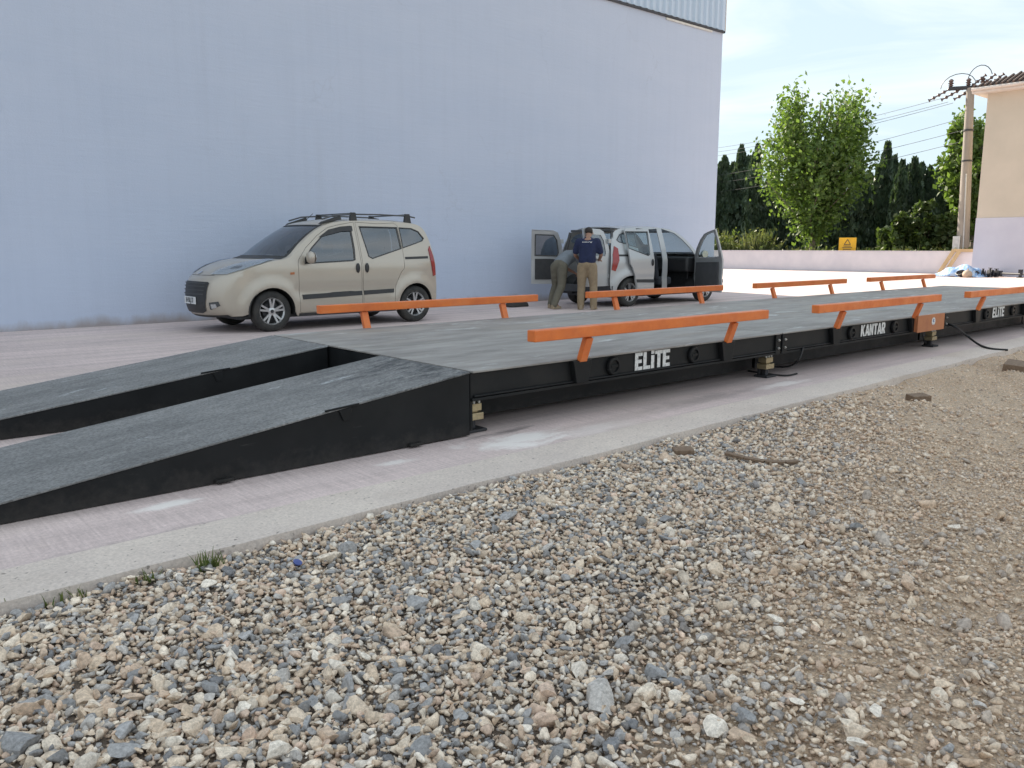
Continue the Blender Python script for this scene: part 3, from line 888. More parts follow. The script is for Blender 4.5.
    # load cells under the module ends
    for k in range(5):
        for yy in (.13, Wd - .13):
            xx = k * ML + (.09 if k == 0 else (-.05 if k < 4 else -.12))
            m = MB(); m.box((xx - .085, yy - .075, .003), (xx + .085, yy + .075, .022)); m.box((xx - .035, yy - .025, .022), (xx + .02, yy + .02, .085)); m.box((xx - .05, yy + .03, .022), (xx + .05, yy + .06, .085))
            lc = m.build('load_cell', 'steel_dark', t, bevel=.004)
            q = MB(); q.box((xx - .07, yy - .055, .085), (xx + .07, yy + .055, .135)); q.box((xx - .06, yy - .045, .147), (xx + .06, yy + .045, .2)); q.box((xx - .035, yy - .03, .135), (xx + .035, yy + .03, .147)); q.build('cell_block', 'brass_zinc', lc, bevel=.004)
            for dx in (-.045, .0, .045):
                q = MB(); q.tube([(xx + dx, yy - .03, .2), (xx + dx, yy - .03, .235)], .011, 8); q.build('cell_bolt', 'zinc', lc)
    # orange junction box hung on the near side
    a = gy(919, 313, BY0 - .08)[0] - X0; b = gy(945, 310, BY0 - .08)[0] - X0
    j = MB(); j.box((a, -.07, .262), (b, -.006, .452)); jb = j.build('junction_box', 'box_orange', t, bevel=.008)
    q = MB(); q.box((a - .008, -.082, .255), (b + .008, -.072, .459)); q.build('box_lid', 'box_orange', jb, bevel=.003)
    cx = (a + b) / 2 + .05
    q = MB(); q.lathe([(.05, 0), (.05, -.003)], (cx, -.083, .372), 'y', 20); lg = q.build('round_logo', 'white_print', jb)
    me = text_mesh('K', .05, 1., .002, .001); o = link('logo_mark', me, 'logo_blue', jb, (cx, -.088, .378), (math.pi / 2, 0, 0))
    q = MB(); q.box((cx - .02, -.0875, .325), (cx + .02, -.0825, .331)); q.build('logo_line', 'logo_red', jb)
build_bridge()

def build_ramp(y0, y1, label):
    xt = 3.375; s = .1255; xb = xt - 3.52                 # falls to a thin toe
    t = thing('ramp', label, 'ramp', (xt, y0, 0), group='approach ramps of the weighbridge')
    W = y1 - y0
    L = xt - xb
    zt = lambda u: max(.012, .447 - s * u)
    side = [(0, .01), (0, .435), (-L, zt(L) - .008), (-L, .002)]
    for yy in (0., W - .012):
        p = MB(); p.prism(side, yy, yy + .012); sp = p.build('side_plate', 'black_paint', t, bevel=.002)
        if yy == 0.:
            for u, zz in ((.96, .275),):
                q = MB(); q.bar((-u - .13, -.008, zz + .045), (-u + .10, -.008, zz + .062), .012, .012); q.build('hook_bar', 'black_paint', sp, bevel=.002)
                q = MB(); q.prism([(-u - .04, zz + .04), (-u + .05, zz + .046), (-u + .035, zz - .03), (-u - .01, zz - .03)], -.012, -.001); q.build('hook_plate', 'black_paint', sp, bevel=.003)
            for u in (.46, 1.72):
                q = MB(); q.box((-u - .05, -.035, .012), (-u + .05, -.001, .03)); q.build('foot_tab', 'black_paint', sp, bevel=.003)
    e = MB(); e.box((-.012, .013, .01), (-.001, W - .013, .433)); e.build('end_plate', 'black_paint', t)
    p = MB()
    p.prism([(.004, .437), (.004, .449), (-L - .01, zt(L) + .004), (-L - .01, zt(L) - .007)], -.008, W + .008)
    p.build('top_plate', 'ramp_top', t, bevel=.003)
build_ramp(4.33, 5.44, 'wide black steel ramp with grey worn top nearest the gravel')
build_ramp(6.30, 7.39, 'black steel ramp with grey worn top nearer the warehouse wall')

def cable(name, pts, r, label, mat='rubber_black'):
    P = [Vector(p) for p in pts]; out = []
    for i in range(len(P) - 1):
        p0, p1, p2, p3 = P[max(i - 1, 0)], P[i], P[i + 1], P[min(i + 2, len(P) - 1)]
        for k in range(6):
            s = k / 6
            out.append(.5 * ((2 * p1) + (p2 - p0) * s + (2 * p0 - 5 * p1 + 4 * p2 - p3) * s * s + (3 * p1 - p0 - 3 * p2 + p3) * s ** 3))
    out.append(P[-1])
    m = MB(); m.tube(out, r, 8)
    return tag(m.build(name, mat, smooth=60), label, 'cable')
def G(px, py, z=.02): return tuple(gz(px, py, z))
cable('power_cable', [tuple(gy(946, 323, BY0 + .05)), tuple(gy(957, 328, BY0 - .12)), G(966, 335, .12), G(978, 344, .03), G(990, 348.5, .015), G(1008, 350, .012)], .014, 'thick black cable leaving the orange box for the gravel')
cable('power_cable', [tuple(gy(762, 352, BY0 + .03)), G(765, 364, .08), G(785, 367, .05), tuple(gy(798, 361, BY0 - .02)), tuple(gy(803, 348, BY0 - .005))], .010, 'thin black cable looping under the first joint of the weighbridge')
cable('power_cable', [G(748, 371, .015), G(765, 373.5, .012), G(785, 375.5, .012), G(797, 373.5, .012)], .009, 'short black cable lying on the concrete below the first joint')
cable('power_cable', [tuple(gy(922, 332, BY0 + .06)), G(925, 343, .05), G(930, 345, .015)], .009, 'short black cable hanging below the orange box')
CEN = [(-.80, .235), (-.885, .30), (-.93, .44), (-.925, .62), (-.89, .77), (-.79, .87), (-.58, .985), (-.32, 1.07), (-.02, 1.135), (.24, 1.31), (.52, 1.49), (.78, 1.63), (1.03, 1.70), (1.4, 1.745), (1.9, 1.76), (2.4, 1.75), (2.82, 1.715), (3.02, 1.64), (3.10, 1.40), (3.13, 1.08), (3.16, .8), (3.18, .55), (3.16, .36), (3.08, .28)]
EDG = [(-.55, .255), (-.635, .32), (-.665, .45), (-.645, .62), (-.58, .75), (-.47, .88), (-.27, .985), (.01, 1.065), (.32, 1.125), (.54, 1.32), (.78, 1.50), (1.01, 1.62), (1.24, 1.68), (1.5, 1.70), (1.95, 1.71), (2.4, 1.70), (2.75, 1.67), (2.925, 1.59), (3.025, 1.37), (3.08, 1.06), (3.095, .8), (3.105, .55), (3.08, .36), (3.02, .30)]
KS = 3
CENs, EDGs = catmull(CEN, KS), catmull(EDG, KS)
AX1, WR = 2.62, .312
def halfw(u, z):
    u = np.asarray(u, float); z = np.asarray(z, float)
    W = .86 - .205 * np.clip((z - .98) / .68, 0, 1.1) ** 1.18 - .03 * np.clip((.42 - z) / .2, 0, 1) ** 2
    W = W * (1 - .235 * np.clip((-u - .02) / .62, 0, 1.3) ** 2) * (1 - .10 * np.clip((u - 2.5) / .60, 0, 1.2) ** 2)
    for ax in (0., AX1):
        d = np.hypot(u - ax, z - .31)
        W = W + .022 * np.clip(1 - np.abs(d - .40) / .10, 0, 1) ** .6 * (z > .2)
    W = W - .012 * np.exp(-((z - .60) / .07) ** 2) * (np.abs(u - 1.3) < .95)
    return W
def strip_pt(i, t):
    i = np.asarray(i, float); t = np.asarray(t, float)
    n = len(CENs) - 1; ii = np.clip(i * KS, 0, n - 1e-6); k = ii.astype(int); f = (ii - k)[..., None]
    c = CENs[k] * (1 - f) + CENs[k + 1] * f; e = EDGs[k] * (1 - f) + EDGs[k + 1] * f
    w0 = halfw(EDGs[k, 0], EDGs[k, 1]); w1 = halfw(EDGs[k + 1, 0], EDGs[k + 1, 1])
    wd = w0 * (1 - f[..., 0]) + w1 * f[..., 0]
    b = (1 - np.abs(t) ** 2.5)[..., None]
    q = e + (c - e) * b
    return np.stack([q[..., 0], wd * t, q[..., 1]], -1)
def arc(cx, cz, r, a0, a1, n=16): return [(cx + r * math.cos(R(a0 + (a1 - a0) * i / n)), cz + r * math.sin(R(a0 + (a1 - a0) * i / n))) for i in range(n + 1)]
SIDE = [tuple(p) for p in EDGs] + [(2.99, .29)] + arc(AX1, .31, .362, -4, 184) + [(2.22, .225), (.40, .225)] + arc(0, .31, .362, -4, 184) + [(-.44, .26)]
FDOOR = [(.44, .27), (.44, 1.02), (.455, 1.085), (.61, 1.27), (.84, 1.46), (1.06, 1.59), (1.28, 1.64), (1.55, 1.685), (1.56, 1.0), (1.56, .27)]
FWIN = [(.57, 1.035), (.585, 1.105), (.71, 1.255), (.91, 1.425), (1.11, 1.545), (1.29, 1.59), (1.465, 1.605), (1.462, 1.25), (1.445, 1.085), (1.40, 1.07)]
RDOOR = [(1.58, .27), (1.58, 1.0), (1.575, 1.685), (2.0, 1.665), (2.32, 1.685), (2.39, 1.63), (2.40, 1.2), (2.39, .93), (2.31, .84), (2.22, .66), (2.185, .45), (2.18, .27)]
RWIN = [(1.645, 1.605), (2.36, 1.60), (2.37, 1.26), (1.78, 1.10), (1.72, 1.13)]
QWIN = [(2.415, 1.598), (2.66, 1.59), (2.80, 1.54), (2.89, 1.43), (2.85, 1.39), (2.415, 1.272)]
def inset(poly, d):
    n = len(poly); out = []
    A = sum(poly[i][0] * poly[(i + 1) % n][1] - poly[(i + 1) % n][0] * poly[i][1] for i in range(n))
    s = 1 if A > 0 else -1
    for i in range(n):
        p0, p1, p2 = (np.array(poly[(i + j) % n]) for j in (-1, 0, 1))
        a = p1 - p0; b = p2 - p1
        na = np.array([-a[1], a[0]]) / max(1e-9, np.linalg.norm(a)); nb = np.array([-b[1], b[0]]) / max(1e-9, np.linalg.norm(b))
        m = na + nb; m /= max(1e-9, np.linalg.norm(m)); k = max(.35, m @ na)
        out.append(tuple(p1 + s * m * d / k))
    return out
def side_map(rv, sgn, off=0.):
    return np.stack([rv[:, 0], sgn * (halfw(rv[:, 0], rv[:, 1]) + off), rv[:, 1]], -1)
def orient(me, want):
    # make normals look outwards
    bm = bmesh.new(); bm.from_mesh(me); bmesh.ops.recalc_face_normals(bm, faces=bm.faces)
    s = sum(f.normal.dot(want) * f.calc_area() for f in bm.faces)
    if s < 0: bmesh.ops.reverse_faces(bm, faces=bm.faces)
    bm.to_mesh(me); bm.free()
def side_panel(name, outline, holes, sgn, mat, parent, off=0., sp=.055, solid=0., xf=None, sm=40):
    rv, rf = tess(outline, holes, sp)
    V = side_map(rv, sgn, off)
    if xf is not None: V = np.array([tuple(xf @ Vector(p)) for p in V])
    me = mesh_np(name, V, rf)
    n = Vector((0, sgn, 0)); n = (xf.to_3x3() @ n) if xf is not None else n
    orient(me, n); shade(me, sm)
    o = link(name, me, mat, parent)
    if solid:
        s = o.modifiers.new('solidify', 'SOLIDIFY'); s.thickness = solid; s.offset = -1
        es = o.modifiers.new('edges', 'EDGE_SPLIT'); es.split_angle = R(42); es.use_edge_sharp = False
    return o
def strip_patch(name, poly, mat, parent, off=.006, sp=.08, solid=0., holes=()):
    # polygon in (profile index, t); t is stretched so the triangles stay even
    rv, rf = tess(poly, list(holes), sp)
    e = 1e-3
    V = strip_pt(rv[:, 0], rv[:, 1])
    du = strip_pt(rv[:, 0] + e, rv[:, 1]) - strip_pt(rv[:, 0] - e, rv[:, 1]); dt = strip_pt(rv[:, 0], rv[:, 1] + e) - strip_pt(rv[:, 0], rv[:, 1] - e)
    n = np.cross(du, dt); n /= np.maximum(1e-12, np.linalg.norm(n, axis=1))[:, None]
    if (n.mean(0) @ (V.mean(0) - np.array([1.2, 0, .7]))) < 0: n = -n
    me = mesh_np(name, V + n * off, rf)
    orient(me, Vector(n.mean(0))); shade(me, 60)
    o = link(name, me, mat, parent)
    if solid:
        s = o.modifiers.new('solidify', 'SOLIDIFY'); s.thickness = solid; s.offset = -1
        es = o.modifiers.new('edges', 'EDGE_SPLIT'); es.split_angle = R(42); es.use_edge_sharp = False
    return o
def sbox(name, a, b, mat, parent, bevel=.02, xf=None, seg=3):
    m = MB(); m.box(a, b)
    if xf is not None: m.v = [tuple(xf @ Vector(p)) for p in m.v]
    return m.build(name, mat, parent, bevel=bevel, smooth=50, seg=seg)
def wheel(parent, u, y, sgn):
    t = MB()
    prof = [(.200, -.085), (.235, -.098), (.285, -.096), (.305, -.078), (.312, -.04), (.312, .04), (.305, .078), (.285, .096), (.235, .098), (.200, .085)]
    t.lathe(prof, (u, y, .312), 'y', 36, closed=True)
    wh = t.build('wheel', 'tyre_rubber', parent, smooth=40)
    r = MB()
    yo = y + sgn * .075
    rim = [(.205, -sgn * .15), (.192, -sgn * .15), (.186, -.01 * sgn), (.203, .012 * sgn), (.212, .012 * sgn), (.212, -sgn * .02)]
    r.lathe(rim, (u, yo, .312), 'y', 32, closed=True)
    for k in range(5):
        for da in (-.19, .19):
            a0 = 2 * math.pi * k / 5 + .3; a1 = a0 + da
            p0 = Vector((u + .045 * math.cos(a0 + da * .7), yo - sgn * .012, .312 + .045 * math.sin(a0 + da * .7)))
            p1 = Vector((u + .195 * math.cos(a1), yo + sgn * .002, .312 + .195 * math.sin(a1)))
            r.bar(p0, p1, .03, .026, (0, 1, 0))
    r.lathe([(.062, -.03 * sgn), (.062, -.004 * sgn), (.045, .006 * sgn)], (u, yo, .312), 'y', 20)
    r.build('rim', 'alloy', wh, smooth=35)
    d = MB(); d.lathe([(.135, -.06 * sgn), (.135, -.045 * sgn)], (u, yo, .312), 'y', 24); d.build('brake_disc', 'steel_dark', wh, smooth=40)
    c = MB(); c.lathe([(.028, .007 * sgn), (.024, .012 * sgn)], (u, yo, .312), 'y', 14); c.build('hub_cap', 'steel_dark', wh)
    b = MB(); b.lathe([(.192, -.12 * sgn), (.192, -.10 * sgn)], (u, yo, .312), 'y', 24); b.build('rim_back', 'plastic_black', wh)
    return wh
def mirror_part(parent, sgn, paint, xf=None):
    m = MB(); w = float(halfw(.60, 1.09))
    m.lathe([(.02, -.075), (.062, -.06), (.078, 0), (.066, .055), (.03, .07)], (0, 0, 0), 'x', 16)
    V = [(p[0] * .75 + .60, p[1] * 1.0 * 1.15 + sgn * (w + .13), p[2] * 1.25 + 1.12) for p in m.v]
    m.v = [tuple(xf @ Vector(p)) if xf is not None else p for p in V]
    o = m.build('wing_mirror', paint, parent, smooth=60)
    b = MB(); b.bar((.62, sgn * (w - .01), 1.075), (.62, sgn * (w + .10), 1.09), .05, .05); b.v = [tuple(xf @ Vector(p)) if xf is not None else p for p in b.v]
    b.build('mirror_arm', 'plastic_black', o, bevel=.01)
    g = MB(); g.lathe([(.085, 0), (.085, .004)], (0, 0, 0), 'x', 16)
    V = [(p[0] + .655, p[1] * .95 + sgn * (w + .13), p[2] * .95 + 1.12) for p in g.v]
    g.v = [tuple(xf @ Vector(p)) if xf is not None else p for p in V]
    g.build('mirror_glass', 'chrome', o)
def handle(parent, u, z, sgn, xf=None):
    h = MB(); w = float(halfw(u, z))
    h.lathe([(.034, -.004), (.038, .010), (.030, .022), (.012, .026)], (0, 0, 0), 'y', 14)
    V = [(p[0] + u, sgn * (w + p[1]), p[2] * 2.1 + z) for p in h.v]
    h.v = [tuple(xf @ Vector(p)) if xf is not None else p for p in V]
    h.build('door_handle', 'plastic_black', parent, smooth=60)
def front_door(root, sgn, paint, glass, xf=None, trim=True, visor=True, name='front_door'):
    d = side_panel(name, inset(FDOOR, .006), [FWIN], sgn, paint, root, solid=.035, xf=xf)
    side_panel('window', FWIN, [], sgn, glass, d, off=-.012, xf=xf, sp=.12)
    fr = side_panel('window_seal', inset(FWIN, -.016), [inset(FWIN, .004)], sgn, 'plastic_black', d, off=.003, xf=xf, sp=.09)
    handle(d, 1.485, .945, sgn, xf)
    mirror_part(d, sgn, paint, xf)
    if trim: side_panel('trim_strip', [(.50, .475), (1.552, .505), (1.552, .575), (.49, .55)], [], sgn, 'plastic_black', d, off=.014, solid=.012, xf=xf, sp=.1)
    if visor: side_panel('wind_deflector', [(.86, 1.43), (1.06, 1.555), (1.29, 1.605), (1.5, 1.62), (1.5, 1.54), (1.30, 1.53), (1.1, 1.485)], [], sgn, 'plastic_black', d, off=.012, xf=xf, sp=.1)
    il = side_panel('inner_trim', [(.54, .36), (1.46, .36), (1.44, .95), (.56, .93)], [], sgn, 'trim_grey', d, off=-.055, solid=.02, xf=xf, sp=.15)
    return d
def sliding_door(root, sgn, paint, glass, xf=None, trim=True):
    d = side_panel('sliding_door', inset(RDOOR, .006), [RWIN], sgn, paint, root, solid=.035, xf=xf)
    side_panel('window', RWIN, [], sgn, glass, d, off=-.012, xf=xf, sp=.12)
    side_panel('window_seal', inset(RWIN, -.014), [inset(RWIN, .004)], sgn, 'plastic_black', d, off=.003, xf=xf, sp=.09)
    handle(d, 1.655, .945, sgn, xf)
    if trim: side_panel('trim_strip', [(1.59, .507), (2.16, .525), (2.17, .59), (1.59, .577)], [], sgn, 'plastic_black', d, off=.014, solid=.012, xf=xf, sp=.1)
    return d
def rear_door(root, sgn, paint, hinge, ang, glass):
    # half-width barn door, built in the plane x = rear of the van, then swung about its hinge
    y1 = sgn * .73; y0 = sgn * .012
    O = [(y0, .46), (y1, .46), (y1 + sgn * .02, .9), (y1, 1.15), (sgn * .66, 1.45), (sgn * .60, 1.60), (sgn * .50, 1.65), (y0, 1.67)]
    Wn = [(y0 + sgn * .09, 1.10), (sgn * .58, 1.09), (sgn * .61, 1.15), (sgn * .57, 1.42), (sgn * .50, 1.53), (y0 + sgn * .09, 1.545)]
    xr = hinge[0]
    Mx = Matrix.Translation((hinge[0], hinge[1], 0)) @ Matrix.Rotation(ang, 4, 'Z') @ Matrix.Translation((-hinge[0], -hinge[1], 0))
    def panel(name, outl, holes, x, mat, parent, solid=0., sp=.08):
        rv, rf = tess(outl, holes, sp)
        bul = -.10 * np.clip((rv[:, 1] - .95) / .72, 0, 1) ** 1.6
        V = np.stack([x + bul, rv[:, 0], rv[:, 1]], -1)
        V = np.array([tuple(Mx @ Vector(p)) for p in V])
        me = mesh_np(name, V, rf); orient(me, Mx.to_3x3() @ Vector((1, 0, 0))); shade(me, 50)
        o = link(name, me, mat, parent)
        if solid:
            s = o.modifiers.new('solidify', 'SOLIDIFY'); s.thickness = solid; s.offset = -1
            es = o.modifiers.new('edges', 'EDGE_SPLIT'); es.split_angle = R(42); es.use_edge_sharp = False
        return o
    d = panel('rear_door', O, [Wn], xr, paint, root, .045)
    panel('window', Wn, [], xr - .012, glass, d, sp=.15)
    panel('window_seal', inset(Wn, -.02), [inset(Wn, .006)], xr - .051, 'trim_grey', d, .008)
    panel('inner_trim', [(y0 + sgn * .08, .56), (sgn * .62, .56), (sgn * .62, 1.0), (sgn * .42, 1.02), (sgn * .30, 1.08) if False else (sgn * .40, 1.02), (y0 + sgn * .08, 1.02)], [], xr - .058, 'plastic_black', d, .012)
    for zz in (.62, 1.36):
        h = MB(); h.box((xr - .06, sgn * .66, zz), (xr + .012, sgn * .735, zz + .09)); h.v = [tuple(Mx @ Vector(p)) for p in h.v]; h.build('hinge', paint, d, bevel=.006)
    h = MB(); h.box((xr + .001, y0 + sgn * .04, .86), (xr + .03, y0 + sgn * .14, .93)); h.v = [tuple(Mx @ Vector(p)) for p in h.v]; h.build('door_handle', 'plastic_black', d, bevel=.01)
    return d
def make_van(name, label, loc, rz, paint, near, rails, open_):
    t = thing(name, label, 'van', loc, rz)
    gl_side = 'glass_tinted' if not open_ else 'glass_clear'
    # shell: both sides + wrap-over strip, merged into one body
    AV, AF, b = [], [], 0
    for sgn in (-1, 1):
        hf, hr = (FDOOR, RDOOR) if not (open_ and sgn == near) else ([(min(a_, 1.50), b_) for a_, b_ in FDOOR], [(max(a_, 1.665), b_) for a_, b_ in RDOOR])
        rv, rf = tess(SIDE, [hf, hr, QWIN], .055)
        V = side_map(rv, sgn); AV.append(V); AF.append(rf + b); b += len(V)
    n = (len(CEN) - 1) * KS
    ilast = n if not open_ else 16 * KS
    ws0, ws1 = 8, 11
    T = np.concatenate([[-1, -.97], np.linspace(-.92, .92, 23), [.97, 1]])
    ii = np.arange(0, ilast + 1)
    gi, gt = np.meshgrid(ii / KS, T, indexing='ij')
    V = strip_pt(gi.ravel(), gt.ravel()); AV.append(V)
    nt_ = len(T); F = []
    for a in range(len(ii) - 1):
        for c in range(nt_ - 1):
            im, tm = (ii[a] + .5) / KS, abs(T[c] + T[c + 1]) / 2
            if ws0 < im < ws1 - .0 and tm < .93: continue                        # windscreen opening
            if not open_ and 16.9 < im < 18.7 and tm < .8: continue           # rear window
            q = [b + a * nt_ + c, b + a * nt_ + c + 1, b + (a + 1) * nt_ + c + 1, b + (a + 1) * nt_ + c]
            F += [(q[0], q[1], q[2]), (q[0], q[2], q[3])]
    AF.append(np.array(F))
    V = np.concatenate(AV); F = np.concatenate(AF)
    me = mesh_np('body', V, F)
    bm = bmesh.new(); bm.from_mesh(me); bmesh.ops.remove_doubles(bm, verts=bm.verts, dist=.002); bmesh.ops.recalc_face_normals(bm, faces=bm.faces)
    s = sum(f.normal.dot(f.calc_center_median() - Vector((1.2, 0, .8))) * f.calc_area() for f in bm.faces)
    if s < 0: bmesh.ops.reverse_faces(bm, faces=bm.faces)
    bm.to_mesh(me); bm.free(); shade(me, 38)
    body = link('body', me, paint, t)
    so = body.modifiers.new('solidify', 'SOLIDIFY'); so.thickness = .018; so.offset = -1
    es = body.modifiers.new('edges', 'EDGE_SPLIT'); es.split_angle = R(45); es.use_edge_sharp = False
    # glass
    strip_patch('windscreen', [(8.0, -.93), (11.0, -.93), (11.0, .93), (8.0, .93)], 'glass_tinted' if not open_ else 'glass_clear', t, off=-.004, sp=.15)
    strip_patch('windscreen_seal', [(7.93, -.95), (11.06, -.95), (11.06, .95), (7.93, .95)], 'plastic_black', t, off=.002, sp=.12, holes=[[(8.12, -.90), (10.9, -.90), (10.9, .90), (8.12, .90)]])
    strip_patch('scuttle', [(7.62, -.96), (8.02, -.94), (8.02, .94), (7.62, .96)], 'plastic_black', t, off=.004, sp=.12)
    if not open_: strip_patch('rear_window', [(16.9, -.8), (18.7, -.8), (18.7, .8), (16.9, .8)], 'glass_tinted', t, off=-.004, sp=.15)
    for sgn in (-1, 1):
        side_panel('quarter_window', QWIN, [], sgn, 'glass_tinted', t, off=-.008, sp=.12)
        side_panel('window_seal', inset(QWIN, -.012), [inset(QWIN, .004)], sgn, 'plastic_black', t, off=.003, sp=.08)
        for ax in (0., AX1):
            # dark wheel-arch lining
            m = MB(); N = 18
            V_ = []; F_ = []
            w0 = float(halfw(ax + .36, .5))
            for i in range(N + 1):
                a = R(-10 + 200 * i / N)
                for yy in (sgn * (w0 - .012), sgn * .5): V_.append((ax + .372 * math.cos(a), yy, .31 + .372 * math.sin(a)))
            for i in range(N): F_.append((2 * i, 2 * i + 1, 2 * i + 3, 2 * i + 2))
            V_ += [(ax + .372 * math.cos(R(-10 + 200 * i / N)), sgn * .5, .31 + .372 * math.sin(R(-10 + 200 * i / N))) for i in range(N + 1)]
            F_.append(tuple(range(2 * N + 2, 3 * N + 3)))
            m.add(V_, F_); m.build('wheel_arch', 'plastic_black', t, smooth=40)
            wheel(t, ax, sgn * .735, sgn)
        # tail lamp wraps the rear corner
        lamp = side_panel('tail_lamp', [(2.985, 1.30), (3.045, 1.12), (3.08, .80), (3.0, .77), (2.92, 1.0), (2.91, 1.25)] if open_ else [(3.0, 1.30), (3.055, 1.12), (3.085, .80), (3.025, .78), (2.98, 1.0), (2.96, 1.24)], [], sgn, 'lamp_red', t, off=.012, solid=.03, sp=.06)
        side_panel('door_rail', [(2.42, 1.075), (2.92, 1.085), (2.92, 1.125), (2.42, 1.115)], [], sgn, 'plastic_black', t, off=.005, solid=.012, sp=.1)
        side_panel('sill', [(.42, .215), (2.2, .215), (2.2, .262), (.42, .262)], [], sgn, 'plastic_black', t, off=.004, sp=.12)
        # headlamp: bowl and clear cover on the front corner
        hp = [(5.0, sgn * .50), (5.5, sgn * .50), (6.3, sgn * .60), (7.0, sgn * .72), (7.45, sgn * .84), (7.4, sgn * .93), (6.5, sgn * .975), (5.6, sgn * .945), (5.0, sgn * .82)]
        hb = strip_patch('headlamp', hp, 'lamp_bowl', t, off=.006, sp=.1)
        strip_patch('headlamp_cover', inset(hp, -.02), 'glass_lamp', hb, off=.018, sp=.12)
        strip_patch('headlamp_bulb', [(5.7, sgn * .70), (6.1, sgn * .70), (6.2, sgn * .80), (5.8, sgn * .82)], 'trim_grey', hb, off=.010, sp=.1)
        fp = [(1.35, sgn * .70), (2.1, sgn * .70), (2.2, sgn * .90), (1.8, sgn * .93)]
        fo = strip_patch('fog_recess', fp, 'trim_grey', t, off=.005, sp=.1)
        strip_patch('fog_lamp', [(1.5, sgn * .74), (1.95, sgn * .74), (1.98, sgn * .85), (1.6, sgn * .86)], 'lamp_bowl', fo, off=.011, sp=.1)
        side_panel('indicator', [(.30, .86), (.37, .865), (.37, .90), (.30, .895)], [], sgn, 'box_orange', t, off=.006, sp=.05)
    # grille, bumper, badge, plate
    gr = strip_patch('grille', [(1.25, -.58), (2.5, -.64), (3.9, -.64), (4.0, -.6), (4.0, .6), (3.9, .64), (2.5, .64), (1.25, .58), (1.0, .45), (1.0, -.45)], 'plastic_black', t, off=.008, sp=.12)
    for q in (2.75, 3.1, 3.45, 3.75): strip_patch('grille_bar', [(q, -.58), (q + .09, -.58), (q + .09, .58), (q, .58)], 'trim_grey', gr, off=.022, sp=.12)
    pl = MB(); pl.box((-.943, -.22, .43), (-.930, .22, .54)); p_ = pl.build('number_plate', 'plate_white', t, bevel=.003)
    me_ = text_mesh('34 BLJ 37', .105, .72, .002, .001)
    link('plate_lettering', me_, 'plastic_black', p_, (-.9455, 0, .485), (math.pi / 2, 0, -math.pi / 2))
    q = strip_patch('badge', [(5.05, -.05), (5.2, -.07), (5.4, -.05), (5.4, .05), (5.2, .07), (5.05, .05)], 'chrome', t, off=.008, sp=.05)
    hl = strip_patch('bonnet_seam', [(4.88, -.60), (4.94, -.60), (4.94, .60), (4.88, .60)], 'plastic_black', t, off=.002, sp=.12)
    bl = strip_patch('lower_lip', [(.0, -.96), (.55, -.96), (.55, .96), (.0, .96)], 'plastic_black', t, off=.005, sp=.15)
    # floor, dashboard, seats
    sbox('floor', (-.5, -.70, .20), (2.92, .70, .26), 'plastic_black', t, .01)
    sbox('engine_bay', (-.62, -.52, .24), (.30, .52, .80), 'plastic_black', t, .03)
    sbox('dashboard', (.18, -.74, .70), (.62, .74, 1.05), 'plastic_black', t, .06)
    for sgn in (-1, 1):
        st = sbox('seat', (1.0, sgn * .36 - .24, .42), (1.5, sgn * .36 + .24, .60), 'seat_fabric', t, .05)
        xf = Matrix.Translation((1.48, sgn * .36, .55)) @ Matrix.Rotation(.2, 4, 'Y')
        sbox('seat_back', (-.07, -.23, 0), (.07, .23, .58), 'seat_fabric', st, .05, xf)
        sbox('headrest', (-.05, -.12, .62), (.05, .12, .80), 'seat_fabric', st, .04, xf)
    sw = MB(); rr = [( .60 + .09 * math.cos(a), (-.36) + .18 * math.sin(a), .98 + .16 * math.cos(a)) for a in np.linspace(0, 2 * math.pi, 21)]
    sw.tube(rr, .014, 8); sw.build('steering_wheel', 'plastic_black', t, smooth=60)
    if not open_:
        b2 = sbox('rear_seat', (2.0, -.62, .42), (2.45, .62, .60), 'seat_fabric', t, .05)
        sbox('seat_back', (2.42, -.62, .55), (2.55, .62, 1.18), 'seat_fabric', b2, .05)
        pp = MB(); pp.lathe([(.02, .0), (.11, .004), (.12, .05), (.06, .10), (.01, .11)], (.22, -.30, 1.06), 'z', 12); pp.build('dashboard_cloth', 'paper_white', t, smooth=60)
    else:
        sbox('bulkhead_shelf', (2.2, -.66, .262), (2.8, .66, .50), 'lining_grey', t, .02)
    if rails:
        for sgn in (-1, 1):
            zt = lambda u: float(np.interp(u, [p[0] for p in EDG[11:18]], [p[1] for p in EDG[11:18]]))
            yb = .585
            r_ = MB(); r_.tube([(1.02, sgn * yb, 1.72), (1.25, sgn * yb, 1.785), (1.6, sgn * yb, 1.81), (2.1, sgn * yb, 1.815), (2.66, sgn * yb, 1.805), (2.80, sgn * yb, 1.78)], .013, 8)
            rl = r_.build('roof_rail', 'rail_grey', t, smooth=60)
            f_ = MB(); f_.hexa([(.95, sgn * yb - .022, 1.64), (1.36, sgn * yb - .022, 1.72), (1.36, sgn * yb + .022, 1.72), (.95, sgn * yb + .022, 1.64), (1.0, sgn * yb - .016, 1.68), (1.34, sgn * yb - .016, 1.785), (1.34, sgn * yb + .016, 1.785), (1.0, sgn * yb + .016, 1.68)])
            f_.build('rail_foot', 'plastic_black', rl, bevel=.006)
            for fu in (1.58, 2.64):
                f_ = MB(); f_.hexa([(fu - .07, sgn * yb - .03, 1.685), (fu + .07, sgn * yb - .03, 1.685), (fu + .07, sgn * yb + .03, 1.685), (fu - .07, sgn * yb + .03, 1.685), (fu - .045, sgn * yb - .022, 1.84), (fu + .045, sgn * yb - .022, 1.84), (fu + .045, sgn * yb + .022, 1.84), (fu - .045, sgn * yb + .022, 1.84)])
                f_.build('rail_foot', 'plastic_black', rl, bevel=.01)
